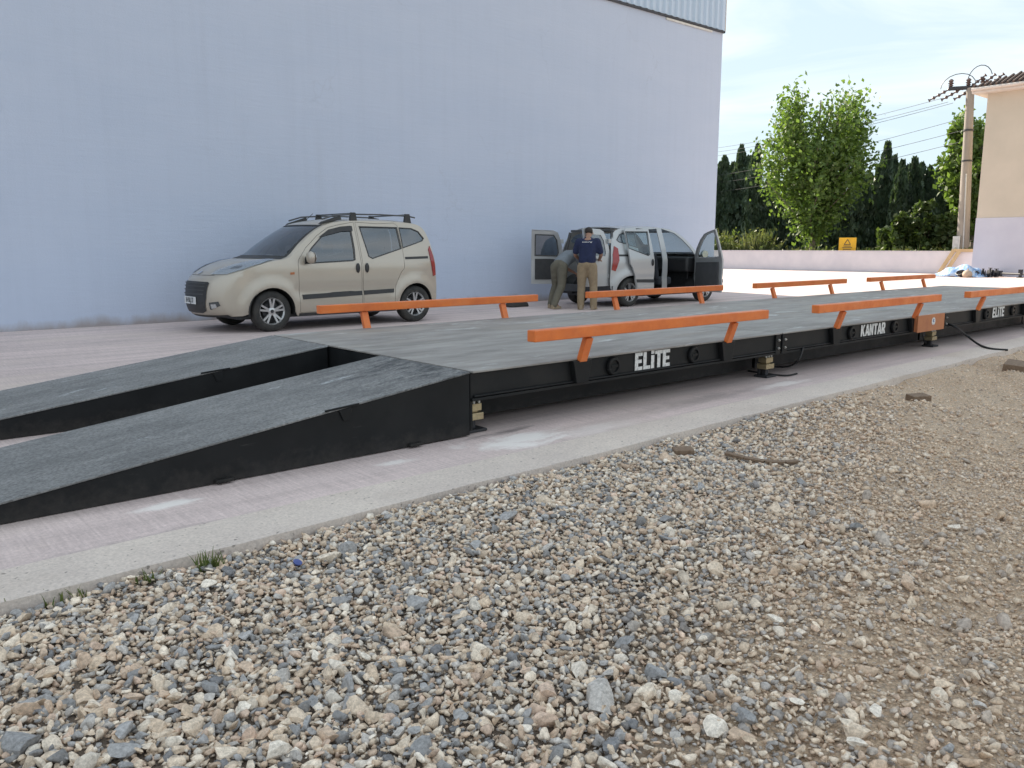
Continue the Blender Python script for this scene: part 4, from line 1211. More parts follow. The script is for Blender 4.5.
        for fu in (1.58, 2.64):
            cb = MB(); cb.bar((fu, -.6, 1.825), (fu, .6, 1.825), .05, .02); cb.build('cross_bar', 'rail_grey', t, bevel=.005)
        an = MB(); an.tube([(1.02, .1, 1.66), (1.22, .1, 1.83)], .005, 6); an.build('aerial', 'plastic_black', t)
    XR = 2.99
    if open_:
        bpy.context.view_layer.update()
        done = set()
        for ch in list(t.children):
            if ch.name.startswith('wheel') and not ch.name.startswith('wheel_arch'):
                for o in [ch] + list(ch.children):
                    for v in o.data.vertices:
                        if v.co.x > 1.5: v.co.x += .092
                continue
            for o in [ch] + list(ch.children):
                if o.data.name in done: continue
                done.add(o.data.name)
                for v in o.data.vertices:
                    if v.co.x > 2.2: v.co.x = 2.2 + (v.co.x - 2.2) * 1.22
        XR = 2.2 + (3.07 - 2.2) * 1.22
    far = -near
    front_door(t, far, paint, gl_side, trim=True, visor=not open_)
    sliding_door(t, far, paint, gl_side)
    if not open_:
        front_door(t, near, paint, gl_side); sliding_door(t, near, paint, gl_side)
    else:
        h = (.45, near * (float(halfw(.45, .6)) - .02))
        xf = Matrix.Translation((h[0], h[1], 0)) @ Matrix.Rotation(near * R(69), 4, 'Z') @ Matrix.Translation((-h[0], -h[1], 0))
        front_door(t, near, paint, gl_side, xf=xf, visor=False)
        xf = Matrix.Translation((.46, near * .075, 0))
        sliding_door(t, near, paint, gl_side, xf=xf)
        rear_door(t, near, paint, (XR, near * .72), near * R(88), 'glass_tinted')
        rear_door(t, far, paint, (XR, far * .72), far * R(128), 'glass_tinted')
        # rear pillars and header framing the opening
        f = MB()
        for sgn in (-1, 1):
            f.bar((XR - .06, sgn * .74, .3), (XR - .06, sgn * .74, .95), .05, .06); f.bar((XR - .06, sgn * .74, .95), (XR - .14, sgn * .62, 1.60), .05, .06)
        f.bar((XR - .16, -.60, 1.63), (XR - .16, .60, 1.63), .06, .05); f.bar((XR - .02, -.8, .38), (XR - .02, .8, .38), .06, .16)
        f.build('rear_frame', 'trim_grey', t, bevel=.01)
    return t
make_van('parked_van', 'beige compact van with roof rails parked against the lavender wall', (5.44, 12.66, 0), 0, 'paint_beige', -1, True, False)
make_van('parked_van', 'silver compact van with its doors open beside the two men', (16.38, 12.66, 0), math.pi, 'paint_silver', 1, False, True)

# ------------------------------------------------------------------ people
def V3(*a): return Vector(a)
def skin_mesh(name, verts, edges, radii, root, mat, parent, sub=2):
    me = bpy.data.meshes.new(name)
    me.from_pydata([tuple(v) for v in verts], edges, []); me.update()
    o = link(name, me, mat, parent)
    s = o.modifiers.new('skin', 'SKIN'); s.use_smooth_shade = True
    if not me.skin_vertices: me.attributes.new
    sv = me.skin_vertices[0].data if me.skin_vertices else None
    if sv is None:
        bpy.context.view_layer.objects.active = o
        bpy.ops.mesh.customdata_skin_add() if hasattr(bpy.ops.mesh, 'customdata_skin_add') else None
        sv = me.skin_vertices[0].data
    for i, r in enumerate(radii):
        sv[i].radius = (r, r) if not hasattr(r, '__len__') else r
        sv[i].use_root = (i == root)
    if sub:
        m = o.modifiers.new('subdivision', 'SUBSURF'); m.levels = sub; m.render_levels = sub
    return o
def person(label, loc, rz, J, top, legs, shoes, emblem=False):
    t = thing('person', label, 'person', loc, rz)
    order = []; idx = {}; E = []; Rr = []
    def jn(k, r, parent=None):
        idx[k] = len(order); order.append(J[k]); Rr.append(r)
        if parent is not None: E.append((idx[parent], idx[k]))
    jn('pelvis', (.115, .09)); jn('waist', (.11, .085), 'pelvis'); jn('chest', (.14, .10), 'waist'); jn('neckb', (.075, .07), 'chest'); jn('neck', .055, 'neckb'); jn('head', (.075, .085), 'neck'); jn('crown', (.07, .08), 'head')
    for s in 'LR':
        jn('hip' + s, .07, 'pelvis'); jn('knee' + s, .052, 'hip' + s); jn('calf' + s, .048, 'knee' + s); jn('ankle' + s, .04, 'calf' + s); jn('toe' + s, .036, 'ankle' + s)
        jn('sh' + s, .066, 'chest'); jn('elbow' + s, .043, 'sh' + s); jn('wrist' + s, .03, 'elbow' + s)
        # palm and fingers
        w_, e_ = Vector(J['wrist' + s]), Vector(J['elbow' + s]); d, sd_, u_ = basis(w_ - e_)
        J['palm' + s] = w_ + d * .055; jn('palm' + s, (.034, .018), 'wrist' + s)
        for f in range(4):
            b_ = w_ + d * .095 + sd_ * (f - 1.5) * .021; L = (.062, .075, .07, .052)[f]
            J['f%d%s' % (f, s)] = b_; jn('f%d%s' % (f, s), .0095, 'palm' + s)
            J['g%d%s' % (f, s)] = b_ + d * L * .6 - u_ * .02; jn('g%d%s' % (f, s), .008, 'f%d%s' % (f, s))
            J['h%d%s' % (f, s)] = b_ + d * L * .8 - u_ * .05; jn('h%d%s' % (f, s), .007, 'g%d%s' % (f, s))
        J['t0' + s] = w_ + d * .04 + sd_ * .045 - u_ * .01; jn('t0' + s, .011, 'palm' + s)
        J['t1' + s] = w_ + d * .08 + sd_ * .062 - u_ * .025; jn('t1' + s, .009, 't0' + s)
    skin_mesh('body', order, E, Rr, 0, 'skin', t)
    def garment(name, keys, edges, rad, mat, root=0):
        # overlapping tapered tubes and joint balls fused into one continuous surface
        m = MB()
        rr = [(r_, r_) if not hasattr(r_, '__len__') else r_ for r_ in rad]
        def ball(c, r):
            prof = [(max(.001, r * math.sin(math.pi * k / 8)), -r * math.cos(math.pi * k / 8)) for k in range(9)]
            m.lathe(prof, tuple(c), 'z', 14)
        for k_, (a_, b_) in zip(keys, rr):
            for s_ in ((-1, 1) if a_ > b_ else (0,)): ball(Vector(J[k_]) + V3(0, s_ * (a_ - b_), 0), b_)
        for ka, kb in edges:
            ia, ib = keys.index(ka), keys.index(kb); (a0, b0), (a1, b1) = rr[ia], rr[ib]
            offs = (-1, 0, 1) if (a0 > b0 or a1 > b1) else (0,)
            for s_ in offs: m.tube([Vector(J[ka]) + V3(0, s_ * max(0, a0 - b0), 0), Vector(J[kb]) + V3(0, s_ * max(0, a1 - b1), 0)], b0, 14, True, b1)
        o = m.build(name, mat, t)
        re = o.modifiers.new('fuse', 'REMESH'); re.mode = 'VOXEL'; re.voxel_size = .016; re.use_smooth_shade = True
        sm = o.modifiers.new('smooth', 'SMOOTH'); sm.factor = .5; sm.iterations = 8
        return o
    def mid(a, b, f): return Vector(J[a]).lerp(Vector(J[b]), f)
    for s in 'LR':
        J['sleeve' + s] = mid('sh' + s, 'elbow' + s, .72); J['cuff' + s] = mid('calf' + s, 'ankle' + s, 1.12)
        J['thigh' + s] = mid('hip' + s, 'knee' + s, .45)
    J['hem'] = Vector(J['pelvis']).lerp(Vector(J['waist']), .42); J['yoke'] = mid('chest', 'neckb', .8)
    garment('shirt', ['chest', 'waist', 'hem', 'yoke', 'shL', 'sleeveL', 'shR', 'sleeveR'], [('chest', 'waist'), ('waist', 'hem'), ('chest', 'yoke'), ('chest', 'shL'), ('shL', 'sleeveL'), ('chest', 'shR'), ('shR', 'sleeveR')],
            [(.185, .13), (.175, .13), (.183, .137), (.10, .075), .085, .075, .085, .075], top)
    k = ['pelvis', 'waist']; ed = [('waist', 'pelvis')]; rd = [(.165, .125), (.16, .12)]
    for s in 'LR':
        k += ['hip' + s, 'thigh' + s, 'knee' + s, 'calf' + s, 'cuff' + s]; ed += [('pelvis', 'hip' + s), ('hip' + s, 'thigh' + s), ('thigh' + s, 'knee' + s), ('knee' + s, 'calf' + s), ('calf' + s, 'cuff' + s)]
        rd += [.112, .104, .086, .082, .074]
    J['waist2'] = mid('pelvis', 'waist', .5); k[1] = 'waist2'; ed[0] = ('waist2', 'pelvis')
    garment('trousers', k, ed, rd, legs)
    for s in 'LR':
        a = Vector(J['ankle' + s]); q = Vector(J['toe' + s]); d = (q - a); d.z = 0; d.normalize()
        m = MB(); sdv = Vector((-d.y, d.x, 0)); b = Vector((a.x, a.y, q.z - .035))
        prof = [(-.09, .032, .085), (-.03, .042, .09), (.05, .045, .075), (.12, .048, .055), (.19, .035, .04)]
        V = []; F = []
        for (u, hw, h) in prof:
            for yy, zz in ((-hw, 0), (hw, 0), (hw * .9, h * .6), (hw * .4, h), (-hw * .4, h), (-hw * .9, h * .6)): V.append(b + d * u + sdv * yy + Vector((0, 0, zz)))
        n = 6
        for i in range(len(prof) - 1):
            for c in range(n): F.append((i * n + c, i * n + (c + 1) % n, (i + 1) * n + (c + 1) % n, (i + 1) * n + c))
        F += [tuple(range(n)), tuple(range(len(V) - 1, len(V) - n - 1, -1))]
        m.add(V, F); sh = m.build('shoe', shoes, t, smooth=60)
    # head details
    hd, cr_ = Vector(J['head']), Vector(J['crown']); up_ = (cr_ - hd).normalized(); fw = Vector((1, 0, 0)); fw = (fw - up_ * fw.dot(up_)).normalized(); sdv = up_.cross(fw)
    hb = MB(); hb.lathe([(.001, -.02), (.06, -.018), (.088, .02), (.09, .06), (.075, .10), (.04, .125), (.001, .13)], (0, 0, 0), 'z', 18)
    hb.v = [tuple(hd + sdv * p[0] * .92 + fw * (p[1] * 1.02 - .025) + up_ * (p[2] + .005)) for p in hb.v]; hb.build('hair', 'hair_dark', t, smooth=80)
    for s in (-1, 1):
        e = MB(); e.lathe([(.001, -.012), (.022, -.008), (.026, .006), (.001, .012)], (0, 0, 0), 'y', 10)
        e.v = [tuple(hd + sdv * (s * .083 + p[1]) + fw * p[0] * .7 + up_ * (p[2] * 1.25 + .012)) for p in e.v]; e.build('ear', 'skin', t, smooth=80)
        e = MB(); e.lathe([(.001, -.01), (.011, 0), (.001, .01)], (0, 0, 0), 'z', 8)
        e.v = [tuple(hd + sdv * (s * .032 + p[1]) + fw * (.082 + p[0]) + up_ * (p[2] + .02)) for p in e.v]; e.build('eye', 'shoe_dark', t, smooth=80)
    nz = MB(); nz.hexa([tuple(hd + fw * a + sdv * b + up_ * c) for a, b, c in ((.075, -.016, -.02), (.075, .016, -.02), (.112, .012, -.018), (.112, -.012, -.018), (.078, -.008, .03), (.078, .008, .03), (.088, .005, .03), (.088, -.005, .03))]); nz.build('nose', 'skin', t, bevel=.004)
    mo = MB(); mo.bar(hd + fw * .082 - sdv * .024 - up_ * .042, hd + fw * .082 + sdv * .024 - up_ * .042, .012, .008); mo.build('mouth', 'lamp_red', t, bevel=.003)
    if emblem:
        c, wv = Vector(J['chest']), Vector(J['waist']); dn = (wv - c).normalized(); nb = Vector((-1, 0, 0)); nb = (nb - dn * nb.dot(dn)).normalized(); lat = dn.cross(nb)
        me = text_mesh('V Teknik', .062, 1., .002, .001) if False else None
        q = MB()
        bb = c + nb * .150 - dn * .035
        q.bar(bb - lat * .10 - dn * .012, bb - lat * .078 + dn * .016, .012, .004, nb); q.bar(bb - lat * .074 + dn * .014, bb - lat * .05 - dn * .014, .012, .004, nb)
        for i in range(5): q.bar(bb - lat * (.03 - i * .028), bb - lat * (.012 - i * .028), .016, .004, nb)
        q.build('shirt_print', 'white_print', t)
    return t
JA = dict(pelvis=V3(0, 0, .93), waist=V3(.02, 0, 1.10), chest=V3(.07, 0, 1.31), neckb=V3(.13, 0, 1.45), neck=V3(.17, 0, 1.50), head=V3(.235, 0, 1.545), crown=V3(.27, 0, 1.61),
          hipL=V3(0, .10, .88), kneeL=V3(.02, .115, .49), calfL=V3(-.01, .118, .34), ankleL=V3(-.03, .12, .09), toeL=V3(.10, .14, .04),
          hipR=V3(0, -.10, .88), kneeR=V3(.03, -.135, .49), calfR=V3(.0, -.14, .34), ankleR=V3(-.02, -.145, .09), toeR=V3(.11, -.17, .04),
          shL=V3(.09, .185, 1.385), elbowL=V3(.12, .27, 1.12), wristL=V3(.33, .2, 1.02), shR=V3(.09, -.185, 1.385), elbowR=V3(.12, -.275, 1.12), wristR=V3(.34, -.22, 1.03))
a = gz(586.5, 309.5); person('man in navy T-shirt and khaki trousers standing behind the silver van', (a[0], a[1], 0), R(38), JA, 'cloth_navy', 'cloth_khaki', 'shoe_tan', True)
JB = dict(pelvis=V3(.02, 0, .90), waist=V3(.17, 0, 1.00), chest=V3(.36, 0, 1.09), neckb=V3(.50, 0, 1.12), neck=V3(.55, 0, 1.13), head=V3(.64, 0, 1.13), crown=V3(.71, 0, 1.15),
          hipL=V3(.0, .10, .86), kneeL=V3(.06, .13, .47), calfL=V3(-.02, .13, .32), ankleL=V3(-.10, .13, .10), toeL=V3(.04, .15, .04),
          hipR=V3(.0, -.10, .86), kneeR=V3(-.07, -.12, .46), calfR=V3(-.19, -.12, .30), ankleR=V3(-.30, -.12, .12), toeR=V3(-.17, -.125, .045),
          shL=V3(.40, .18, 1.08), elbowL=V3(.52, .24, .84), wristL=V3(.72, .17, .74), shR=V3(.40, -.18, 1.08), elbowR=V3(.52, -.24, .84), wristR=V3(.70, -.18, .72))
a = gz(557, 308.5); person('man in grey T-shirt and olive trousers bending into the silver van', (a[0] + .1, a[1] + .05, 0), R(8), JB, 'cloth_grey', 'cloth_olive', 'shoe_tan')
a = gz(520, 307)
m = MB(); m.hexa([(-.26, -.13, .003), (.26, -.13, .003), (.26, .13, .003), (-.26, .13, .003), (-.22, -.09, .13), (.23, -.1, .10), (.22, .1, .11), (-.21, .09, .14)])
tb = thing('tool_bag', 'dark flat tool bag on the concrete left of the two men', 'bag', (a[0], a[1] + .1, 0)); m.build('bag_body', 'shoe_dark', tb, bevel=.03)
m = MB(); m.tube([(-.1, 0, .12), (-.08, 0, .18), (.08, 0, .17), (.1, 0, .11)], .012, 6); m.build('handle', 'plastic_black', tb, smooth=60)

# ------------------------------------------------------------------ vegetation
def leaves(P, size, r, squash=1., updir=None, asp=1.5):
    n = len(P)
    a = r.normal(size=(n, 3)); a /= np.linalg.norm(a, axis=1)[:, None]
    if updir is not None:
        a = a * .45 + np.array(updir); a /= np.linalg.norm(a, axis=1)[:, None]
    b = r.normal(size=(n, 3)); b -= (b * a).sum(1)[:, None] * a; b /= np.linalg.norm(b, axis=1)[:, None]
    s = size * r.uniform(.6, 1.35, n)[:, None]
    c = np.cross(a, b)
    V = np.stack([P - a * s * asp / 2, P + b * s / 2 + c * s * .12, P + a * s * asp / 2, P - b * s / 2 + c * s * .12], 1).reshape(-1, 3)
    F = np.arange(4 * n).reshape(n, 4)
    return mesh_np('crown', V, F)
def trunk(parent, path, r0, r1, mat, limbs=()):
    m = MB(); m.tube(path, r0, 10, True, r1)
    for (a, b, c, ra) in limbs: m.tube([a, b, c], ra, 7, True, ra * .3)
    return m.build('trunk', mat, parent, smooth=60)
def leafy_tree(label, px, base_y, top_y, w_px, x, seed, mat='leaf_bright', nclump=150, per=115, leaf=.20, low=.12, group=None):
    r = np.random.default_rng(seed)
    b = gx(px, 250, x); tp = gx(px, top_y, x); Z = proj(b)[2]
    H = tp[2]; Wd = w_px * Z / FPX
    t = thing('leafy_tree', label, 'tree', (b[0], b[1], -.15), 0, group)
    H += .15
    P = []; limbs = []
    # ascending boughs, each a chain of leaf clumps
    nb = nclump // 6
    for i in range(nb):
        a = 2 * math.pi * (i * .382 + r.uniform(-.03, .03)); h0 = H * (low + .42 * (i / nb))
        reach = r.uniform(.70, 1.10)
        e_h = min(H * r.uniform(.84, .96), h0 + H * r.uniform(.25, .62))
        prof = lambda h: (np.clip((h / H - low * .6) / .34, 0, 1) ** .7) * (np.clip((1.03 - h / H) / .46, 0, 1) ** .42)
        for k in range(6):
            f = (k + .6) / 6; h = h0 + (e_h - h0) * f ** 1.1
            rad = Wd / 2 * reach * (f ** .75) * max(.12, prof(h))
            c = np.array([math.cos(a + .3 * f) * rad, math.sin(a + .3 * f) * rad, h])
            sg = Wd * .052 * r.uniform(.7, 1.3)
            n = int(per * r.uniform(.5, 1.3))
            P.append(c + r.normal(size=(n, 3)) * sg * np.array([1, 1, 1.15]))
        mid = np.array([math.cos(a) * Wd * .12, math.sin(a) * Wd * .12, (h0 + e_h) / 2 - .5])
        end = np.array([math.cos(a + .3) * Wd / 2 * reach * max(.12, prof(e_h)) * .9, math.sin(a + .3) * Wd / 2 * reach * max(.12, prof(e_h)) * .9, e_h * .97])
        limbs.append(((0, 0, h0 * .9), tuple(mid), tuple(end), .06))
    P = np.concatenate(P)
    me = leaves(P, leaf, r); me.materials.append(MT(mat)); link('crown', me, None, t)
    trunk(t, [(0, 0, 0), (.05, .03, H * .3), (-.04, .05, H * .62), (0, 0, H * .9)], H * .018, .03, 'bark_pale', limbs)
    return t
ORD = ['first', 'second', 'third', 'fourth', 'fifth', 'sixth', 'seventh', 'eighth', 'ninth', 'tenth', 'eleventh', 'twelfth']
def cypress(label, px, top_y, w_px, x, seed):
    r = np.random.default_rng(seed)
    b = gx(px, 250, x); tp = gx(px, top_y, x); Z = proj(b)[2]; H = tp[2] + .15; Wd = w_px * Z / FPX
    t = thing('cypress_tree', label, 'tree', (b[0], b[1], -.15), 0, 'dark cypresses beyond the boundary wall')
    P = []
    ns = 5
    for s in range(ns):
        a = r.uniform(0, 2 * math.pi); off = 0 if s == 0 else Wd * r.uniform(.10, .24); hh = H if s == 0 else H * r.uniform(.72, .95); wd = Wd * (.62 if s == 0 else r.uniform(.4, .6))
        n = 1700 if s == 0 else 900
        h = r.random(n) ** .85 * hh
        f = h / hh
        rad = wd / 2 * np.clip(np.minimum(1, f / .12 + .35), 0, 1) * np.clip(1 - f, 0, 1) ** .55 * (.72 + .28 * r.random(n) ** .4) * (1 + .16 * np.sin(h * 3.3 + a + s))
        an = r.uniform(0, 2 * math.pi, n)
        rad *= 1 + .18 * np.sin(an * 3 + h * 1.3)
        P.append(np.stack([off * math.cos(a) + rad * np.cos(an), off * math.sin(a) + rad * np.sin(an), h + .15], -1))
    P = np.concatenate(P)
    me = leaves(P, .30, r, updir=(0, 0, .9), asp=1.8); me.materials.append(MT('leaf_cypress')); link('crown', me, None, t)
    trunk(t, [(0, 0, 0), (0, 0, H * .5), (0, 0, H * .93)], .13, .02, 'bark_dark')
def bush(label, px, top_y, w_px, x, seed, mat='leaf_bush', group='bushes below the cypresses'):
    r = np.random.default_rng(seed)
    b = gx(px, 250, x); tp = gx(px, top_y, x); Z = proj(b)[2]; H = tp[2] + .15; Wd = w_px * Z / FPX
    t = thing('bush', label, 'bush', (b[0], b[1], -.15), 0, group)
    P = []
    for k in range(34):
        a = r.uniform(0, 2 * math.pi); h = r.uniform(.12, .93) * H; rr = Wd / 2 * math.sqrt(max(.02, 1 - (h / H) ** 2.2)) * r.uniform(.3, .95)
        n = r.integers(50, 110); P.append(np.array([rr * math.cos(a), rr * math.sin(a), h]) + r.normal(size=(n, 3)) * Wd * .075)
    P = np.concatenate(P); P[:, 2] = np.maximum(P[:, 2], .05)
    me = leaves(P, .22, r); me.materials.append(MT(mat)); link('foliage', me, None, t)
    m = MB()
    for k in range(5):
        a = k * 1.3; m.tube([(.08 * math.cos(a), .08 * math.sin(a), 0), (.2 * Wd * math.cos(a), .2 * Wd * math.sin(a), H * .6)], .04, 6, True, .015)
    m.build('stem', 'bark_dark', t)
leafy_tree('tall bright green leafy tree standing alone beyond the low wall', 812, 250, 82, 116, 48.0, 3, nclump=300, per=62, leaf=.18, low=.15)
leafy_tree('light green leafy tree half hidden behind the utility pole and house', 972, 250, 104, 74, 54.0, 9, nclump=150, per=80, leaf=.22, low=.2)
cyp = [(700, 158, 34), (721, 160, 22), (737, 149, 26), (753, 148, 20), (770, 172, 30), (792, 178, 34), (826, 170, 34), (853, 168, 28), (880, 146, 22), (896, 165, 20), (908, 162, 22), (924, 171, 24), (941, 164, 26), (958, 172, 26)]
side_names = ['partly hidden by the warehouse corner', 'just right of the warehouse corner', 'with the tallest top between warehouse and leafy tree', 'thin and close to the left side of the leafy tree',
              'behind the left edge of the leafy tree', 'behind the left half of the leafy tree', 'behind the right half of the leafy tree', 'behind the right edge of the leafy tree',
              'tallest and slimmest, just right of the leafy tree', 'second to the right of the leafy tree', 'third to the right of the leafy tree', 'fourth to the right of the leafy tree', 'broad, next to last before the utility pole', 'last one before the utility pole']
for i, (px, ty, wpx) in enumerate(cyp): cypress('dark cypress ' + side_names[i], px, ty, wpx * 1.5, 56 + (i % 3) * 1.2, 40 + i)
back = [(729, 166, 24, 'seen between the first two right of the warehouse'), (746, 160, 22, 'seen just left of the leafy tree'), (866, 178, 22, 'seen behind the right edge of the leafy tree'), (888, 160, 20, 'seen just right of the tallest cypress'), (902, 170, 20, 'between second and third right of leafy tree'), (916, 168, 22, 'between third and fourth right of leafy tree'), (933, 172, 22, 'seen in the gap left of the broad cypress'), (950, 168, 22, 'seen in the gap right of the broad cypress')]
for i, (px, ty, wpx, nm) in enumerate(back): cypress('dark cypress in the back row ' + nm, px, ty, wpx * 1.5, 61, 140 + i)
hed = [(708, 182, 50), (748, 184, 60), (790, 206, 60), (835, 192, 60), (868, 186, 54), (903, 186, 54), (935, 184, 54), (962, 186, 46)]
hn = ['behind the warehouse corner', 'behind the weeds left of the leafy tree', 'left of the leafy tree trunk', 'above the yellow sign', 'to the right of the yellow sign', 'below the second cypress right of the leafy tree', 'left of the utility pole', 'behind the foot of the utility pole']
for i, (px, ty, wpx) in enumerate(hed): bush('dark evergreen shrub ' + hn[i], px, ty, wpx, 60.0, 80 + i, 'leaf_cypress', 'dark shrubs filling under the cypresses')
for i, (px, ty, wpx, nm) in enumerate([(901, 213, 34, 'wide light green bush in front of the cypresses'), (922, 198, 26, 'taller light green bush in the middle of the cypresses'), (944, 214, 30, 'light green bush just left of the utility pole'), (884, 228, 22, 'small light green bush right of the yellow sign')]): bush(nm, px, ty, wpx, 53.0, 95 + i)
def weeds(name, label, x, pxs, topf, n, hgt, mat, seed, wdt=.05):
    r = np.random.default_rng(seed)
    ya, yb = gx(pxs[1], 250, x)[1], gx(pxs[0], 250, x)[1]
    V = []; F = []
    for k in range(n):
        bx, by = x + r.uniform(-.6, .9), r.uniform(ya, yb); h = hgt * r.uniform(.45, 1.1) * topf(by)
        dx, dy = r.normal(0, .18, 2) * h; a = r.uniform(0, math.pi); wx, wy = math.cos(a) * wdt, math.sin(a) * wdt
        q = len(V)
        V += [(bx - wx * .5, by - wy * .5, -.15), (bx + wx * .5, by + wy * .5, -.15), (bx + dx * .5 + wx, by + dy * .5 + wy, h * .6), (bx + dx, by + dy, h), (bx + dx * .5 - wx, by + dy * .5 - wy, h * .6)]
        F.append((q, q + 1, q + 2, q + 3, q + 4))
        for l in range(4):
            f = r.uniform(.3, 1); c = np.array([bx + dx * f, by + dy * f, h * f]); d = r.normal(size=3) * .12; e = r.normal(size=3) * .05
            q = len(V); V += [tuple(c), tuple(c + d * .5 + e), tuple(c + d), tuple(c + d * .5 - e)]; F.append((q, q + 1, q + 2, q + 3))
    m = MB(); m.v = [tuple(map(float, p)) for p in V]; m.f = F
    me = bpy.data.meshes.new(name); me.from_pydata(m.v, [], m.f); me.update()
    tag(link(name, me, mat), label, 'weeds', kind='stuff')
weeds('weeds', 'tall yellow green weeds above the low wall beside the silver van', 43.2, (712, 768), lambda y: 1 + .25 * math.sin(y * 2.1), 900, 1.85, 'leaf_weed', 1)
weeds('dry_grass', 'thin dry grass along the back of the low wall', 43.6, (768, 980), lambda y: 1., 900, 1.22, 'leaf_weed', 2, .03)
m = MB(); m.box((44.5, 5, -.155), (75, 45, .9)); 
tag(m.build('field_bank', 'dry_field', bevel=.5), kind='structure')

# ------------------------------------------------------------------ utility pole and lines
def build_pole():
    x = 43.4; b = gx(963.5, 250, x); tp = gx(970.5, 88, x)
    H = tp[2] + .15
    t = thing('utility_pole', 'tall tapered concrete utility pole beside the beige house', 'utility pole', (b[0], b[1], -.15))
    lean = (tp[1] - b[1])
    m = MB(); m.tube([(0, 0, 0), (0, lean * .5, H * .5), (0, lean, H)], [.31, .24, .17], 16); m.build('shaft', 'pole_concrete', t, smooth=60)
    def at(f): return Vector((0, lean * f, H * f))
    top = at(1)
    d = Vector((-.5, .86, 0)).normalized()
    c = MB(); c.bar(top - d * .75 + V3(0, 0, .02), top + d * .95 + V3(0, 0, .02), .16, .16); c.bar(top + V3(-.5, -.4, -.1), top + V3(.5, .4, -.1), .12, .12); c.build('crossarm', 'steel_dark', t, bevel=.01)
    for q in (-.5, .1, .85):
        i = MB(); i.lathe([(.05, 0), (.12, .06), (.06, .1), (.14, .16), (.07, .2), (.12, .28), (.04, .36)], tuple(top + d * q + V3(0, 0, .1)), 'z', 10); i.build('pin_insulator', 'insulator', t, smooth=50)
    for q, dirs in ((.9, 1), (.35, 1), (-.2, 1), (-.7, -1), (-.35, -1), (.05, -1)):
        s = top + d * q; e = s + (V3(-.2, .85, -.45) if dirs == 1 else V3(.25, -.6, .55)); i = MB(); prev = []
        for k in range(13): prev.append(s.lerp(e, k / 12))
        i.tube(prev, [.035 if k % 3 else .10 for k in range(13)], 8); i.build('strain_insulator', 'insulator', t, smooth=50)
    m = MB(); m.tube([at(.55) + V3(-.25, -.1, 0), at(.3) + V3(-.29, -.14, 0), at(.02) + V3(-.33, -.15, 0)], .035, 6); m.build('earth_conduit', 'zinc', t, smooth=60)
    bb = at(.13); m = MB(); m.box((bb.x - .42, bb.y + .0, 1.2), (bb.x - .26, bb.y + .34, 1.95)); m.build('meter_box', 'zinc', t, bevel=.02)
    m = MB(); pts = []
    for a in np.linspace(0, math.pi, 10): pts.append(top + V3(-.2, 1.0 * math.cos(a) * .8 + .5, .1 + .6 * math.sin(a)))
    m.tube(pts, .02, 6); m.build('jumper_wire', 'wire_dark', t, smooth=60)
    m = MB(); pts = [top + V3(.1, .2 - 1.1 * (1 - math.cos(a)) * .5, .3 + .7 * math.sin(a)) for a in np.linspace(0, math.pi * .9, 10)]
    m.tube(pts, .02, 6); m.build('jumper_wire', 'wire_dark', t, smooth=60)
    for f in (.62, .78):
        m = MB(); m.lathe([(.24, -.04), (.24, .04)], tuple(at(f)), 'z', 16); m.build('band', 'steel_dark', t, smooth=40)
    names = ['topmost', 'second', 'third', 'fourth', 'fifth', 'lowest']
    ends = [((943, 98), (700, 150)), ((948, 102), (700, 154)), ((953, 103), (700, 158)), ((960, 119), (700, 178)), ((960, 131), (700, 185)), ((960, 142), (700, 194))]
    for i, (p, q) in enumerate(ends):
        A = Vector(gx(*p, x)); B = Vector(gx(*q, 58.0)); pts = []
        for k in range(25):
            s = k / 24; v = A.lerp(B, s); v.z -= .5 * 4 * s * (1 - s) * .6; pts.append(v)
        w_ = MB(); w_.tube(pts, .012, 5)
        tag(w_.build('power_line', 'wire_dark', smooth=60), names[i] + ' thin dark power line running left from the utility pole', 'power line', 'power lines crossing the sky')
build_pole()

# ------------------------------------------------------------------ small things at the far end
def build_sign():
    x = 42.75; c = gx(847.5, 244.5, x)
    t = thing('warning_sign', 'yellow square warning sign with black triangle behind the low wall', 'sign', (x, c[1], -.15), R(6))
    zc = c[2] + .15
    m = MB(); m.box((-.02, -.46, zc - .42), (.02, .46, zc + .36)); b = m.build('board', 'sign_yellow', t, bevel=.01)
    for s in (-.32, .32):
        m = MB(); m.box((.022, s - .03, 0), (.07, s + .03, zc + .3)); m.build('post', 'zinc', t)
    tri = [(0, .27), (.17, .0), (-.17, .0)]
    m = MB()
    for i in range(3):
        a, e = tri[i], tri[(i + 1) % 3]; m.bar((-.025, a[0], zc + a[1]), (-.025, e[0], zc + e[1]), .035, .006, (1, 0, 0))
    m.build('triangle', 'plastic_black', b)
    for k, wd in enumerate((.2, .26, .22, .24)):
        m = MB(); m.box((-.026, -wd, zc - .10 - k * .085), (-.0215, wd, zc - .065 - k * .085)); m.build('text_line', 'plastic_black', b)
build_sign()
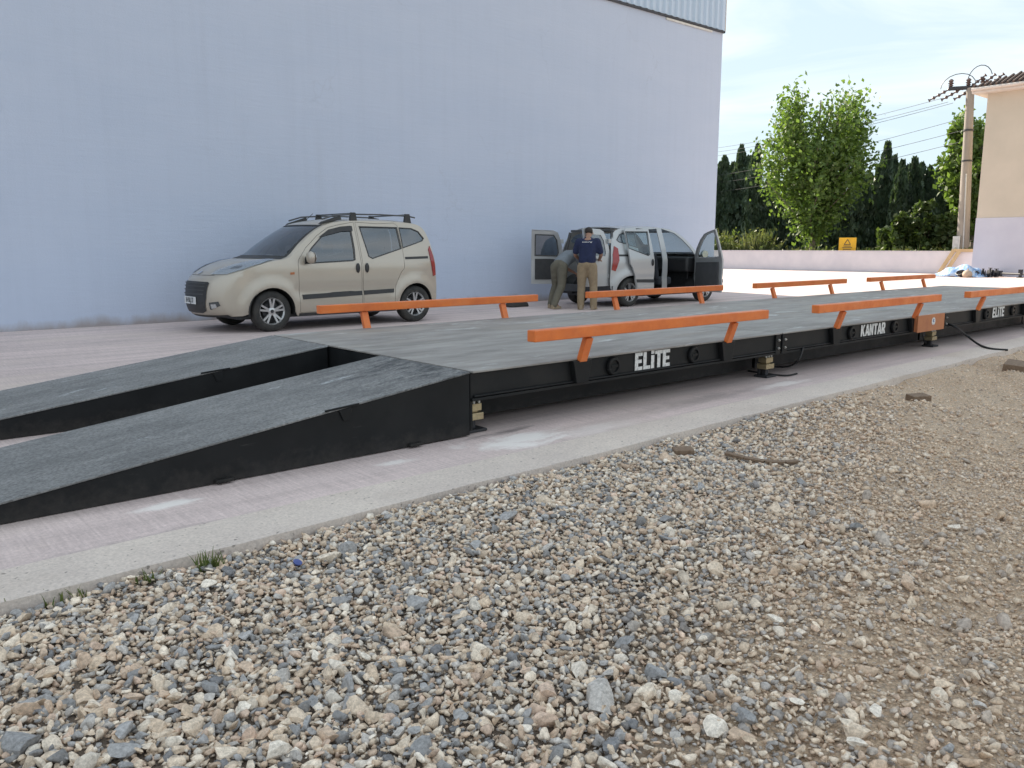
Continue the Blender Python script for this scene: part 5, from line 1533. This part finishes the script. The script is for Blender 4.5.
def build_far_clutter():
    x = BW_X - .25
    a = gx(950, 272, x)
    t = thing('timber_frame', 'pale timber planks leaning on the low wall beside the house', 'planks', (x, a[1], 0))
    y0, y1, y2 = gx(946, 268, x)[1] - a[1], gx(952, 268, x)[1] - a[1], gx(973, 268, x)[1] - a[1]
    for yy in (y0, y1):
        m = MB(); m.bar((-.45, yy + .15, .01), (.14, yy - .25, 1.16), .17, .05, (1, 0, 0)); m.build('plank', 'timber', t, bevel=.006)
    m = MB(); m.bar((.10, y1, 1.12), (.10, y2 - .8, 1.12), .05, .14); m.build('plank', 'timber', t, bevel=.006)
    # tarpaulin heap
    c = gz(953, 277); r = np.random.default_rng(4)
    V = []; F = []; nx, ny = 28, 16
    for i in range(nx + 1):
        for j in range(ny + 1):
            u, v = i / nx * 2 - 1, j / ny * 2 - 1
            h = max(0, (1 - abs(u) ** 2.2) * (1 - abs(v) ** 2.4)) * (.32 + .28 * (u + 1) * .5) + .05 * math.sin(9 * u + 4 * v) * (1 - u * u) + .03 * math.sin(17 * v + 6 * u) * (1 - v * v)
            V.append((v * .6, -u * 1.1, max(.012, h)))
    for i in range(nx):
        for j in range(ny):
            q = i * (ny + 1) + j; F.append((q, q + 1, q + ny + 2, q + ny + 1))
    t = thing('tarpaulin', 'crumpled blue and white tarpaulin heap in front of the planks', 'tarpaulin', (c[0] + .7, c[1], 0))
    m = MB(); m.add(V, F); o = m.build('sheet', 'tarp_blue', t, smooth=50)
    s = o.modifiers.new('solidify', 'SOLIDIFY'); s.thickness = .012
    c = gz(967, 277.5)
    m = MB(); m.lathe([(.04, 0.005), (.16, .02), (.20, .12), (.17, .23), (.08, .30), (.03, .31)], (0, 0, 0), 'z', 14)
    t = thing('sack', 'round tan sack at the right end of the tarpaulin', 'sack', (c[0], c[1], 0)); m.build('sack_body', 'bag_tan', t, smooth=70)
    m = MB(); m.tube([(0, 0, .30), (.03, 0, .37)], .035, 8); m.build('sack_neck', 'bag_tan', t, smooth=60)
    c = gz(960, 277.2)
    t = thing('bucket', 'small black bucket lying against the tarpaulin', 'bucket', (c[0], c[1], .0))
    m = MB(); m.lathe([(.12, -.16), (.16, .16), (.145, .16), (.11, -.14)], (0, 0, .165), 'x', 14); m.build('shell', 'rubber_black', t, smooth=50)
    m = MB(); m.tube([(-.16, -.15, .17), (-.26, 0, .1), (-.16, .15, .17)], .01, 6); m.build('handle', 'zinc', t)
    nm = ['leftmost of the', 'second of the', 'third of the', 'fourth of the']
    for i, px in enumerate((977, 983, 990, 996)):
        c = gz(px, 277.3); s = (.75, 1., 1.1, 1.)[i]
        t = thing('metal_fitting', nm[i] + ' dark metal fittings on the ground along the house', 'fitting', (c[0], c[1], 0), .4 * i, 'dark fittings along the house base')
        m = MB(); m.lathe([(.07, -.09 * s), (.15 * s, -.08 * s), (.15 * s, -.05 * s), (.06, -.04), (.06, .04), (.15 * s, .05 * s), (.15 * s, .08 * s), (.07, .09 * s)], (0, 0, .152 * s), 'y', 14); m.build('flanged_body', 'steel_dark', t, smooth=40)
        m = MB(); m.tube([(0, 0, .2 * s), (0, .02, .34 * s)], .035, 8); m.box((-.09, -.02, .34 * s), (.09, .06, .37 * s)); m.build('stem', 'steel_dark', t)
    a, b = gz(998, 276.6), gz(1030, 278.2)
    m = MB(); m.tube([tuple(a + np.array([0, 0, .15])), tuple(b + np.array([0, 0, .15]))], .045, 8)
    tag(m.build('steel_pipe', 'steel_dark', smooth=60), 'thin dark steel pipe lying along the house base', 'pipe')
    for k, q in enumerate((a + (b - a) * .08, a + (b - a) * .7)):
        t = thing('pipe_stand', ('left' if k == 0 else 'right') + ' dark stand carrying the steel pipe by the house', 'stand', tuple(q))
        m = MB(); m.box((-.12, -.1, .0), (.12, .1, .03)); m.box((-.05, -.05, .03), (.05, .05, .10)); m.build('foot', 'steel_dark', t)
        m = MB(); m.box((-.1, -.06, .20 if k else .2), (.1, .06, .34)) if k else m.box((-.08, -.05, .2), (.08, .05, .26)); m.build('clamp', 'steel_dark', t)
build_far_clutter()

# ------------------------------------------------------------------ small things on the gravel
def ground_at(px, py):
    p = gz(px, py, -.05); return float(p[0]), float(p[1]), float(bed_z(np.array(p[0]), np.array(p[1])))
def wood_block(px, py, dims, rz, label):
    x, y, z = ground_at(px, py)
    m = MB(); l, w_, h = dims; m.hexa([(-l, -w_, 0), (l, -w_ * .9, 0), (l * .97, w_, 0), (-l * .95, w_, 0), (-l, -w_, h), (l * .98, -w_ * .9, h * .9), (l * .95, w_, h), (-l * .95, w_ * .96, h * 1.04)])
    tag(m.build('wood_block', 'wood_brown', bevel=.006, loc=(x, y, z - .005), rot=(.05, -.04, rz)), label, 'wood block', 'wood blocks lying on the gravel')
wood_block(683, 455, (.068, .045, .06), -.65, 'small brown wood block on the coarse gravel near the kerb')
wood_block(918, 403, (.09, .06, .055), -.5, 'brown wood block on the bare earth below the orange box')
wood_block(1015, 371, (.22, .10, .08), .2, 'grey brown slab of wood at the right edge of the gravel')
x, y, z = ground_at(760, 459)
m = MB(); pts = [gz(726, 453, -.02), gz(745, 458, -.028), gz(765, 461.5, -.03), gz(785, 462.5, -.03), gz(798, 461, -.028)]
for i in range(4): m.bar(pts[i], pts[i + 1], .045, .016)
tag(m.build('bent_lath', 'wood_brown', bevel=.003), 'long bent brown wooden lath lying on the gravel', 'lath')
x, y, z = ground_at(652, 598) if False else ground_at(297, 570)
m = MB(); m.lathe([(.004, 0), (.016, .004), (.02, .014), (.006, .022)], (0, 0, 0), 'z', 10); tag(m.build('bottle_cap', 'blue_plastic', smooth=50, loc=(x, y, z + .03), rot=(.4, .2, 0)), 'small blue plastic scrap among the stones near the kerb', 'scrap')
def tuft(px, py, n, h, label, seed, spread=.05):
    r = np.random.default_rng(seed); x, y, z = ground_at(px, py); y -= .035
    V = []; F = []
    for k in range(n):
        bx, by = np.clip(r.normal(0, spread, 2), -1.6 * spread, 1.6 * spread); a = r.uniform(0, 2 * math.pi); L = h * r.uniform(.45, 1.1); ben = r.uniform(.15, .7) * L; wd = r.uniform(.003, .006)
        c, s = math.cos(a), math.sin(a); q = len(V)
        for f in (0, .45, .8, 1):
            w_ = wd * (1 - f) + .0008; V += [(bx + c * ben * f * f - s * w_, by * .5 + s * ben * f * f + c * w_, L * f), (bx + c * ben * f * f + s * w_, by * .5 + s * ben * f * f - c * w_, L * f)]
        for i in range(3): F.append((q + 2 * i, q + 2 * i + 1, q + 2 * i + 3, q + 2 * i + 2))
    me = mesh_np('grass_tuft', np.array(V), np.array(F)); tag(link('grass_tuft', me, 'leaf_grass', None, (x, y, z + .005)), label, 'grass', 'grass tufts along the kerb')
tuft(208, 570, 60, .085, 'largest green grass tuft at the kerb below the near ramp', 1, .03)
tuft(146, 584, 14, .06, 'small grass tuft at the kerb, middle of the three', 2, .025)
tuft(63, 600, 26, .06, 'sparse grass tuft at the kerb near the left picture edge', 3, .04)
tuft(8, 608, 10, .07, 'few grass blades at the kerb in the lower left corner', 4, .03)
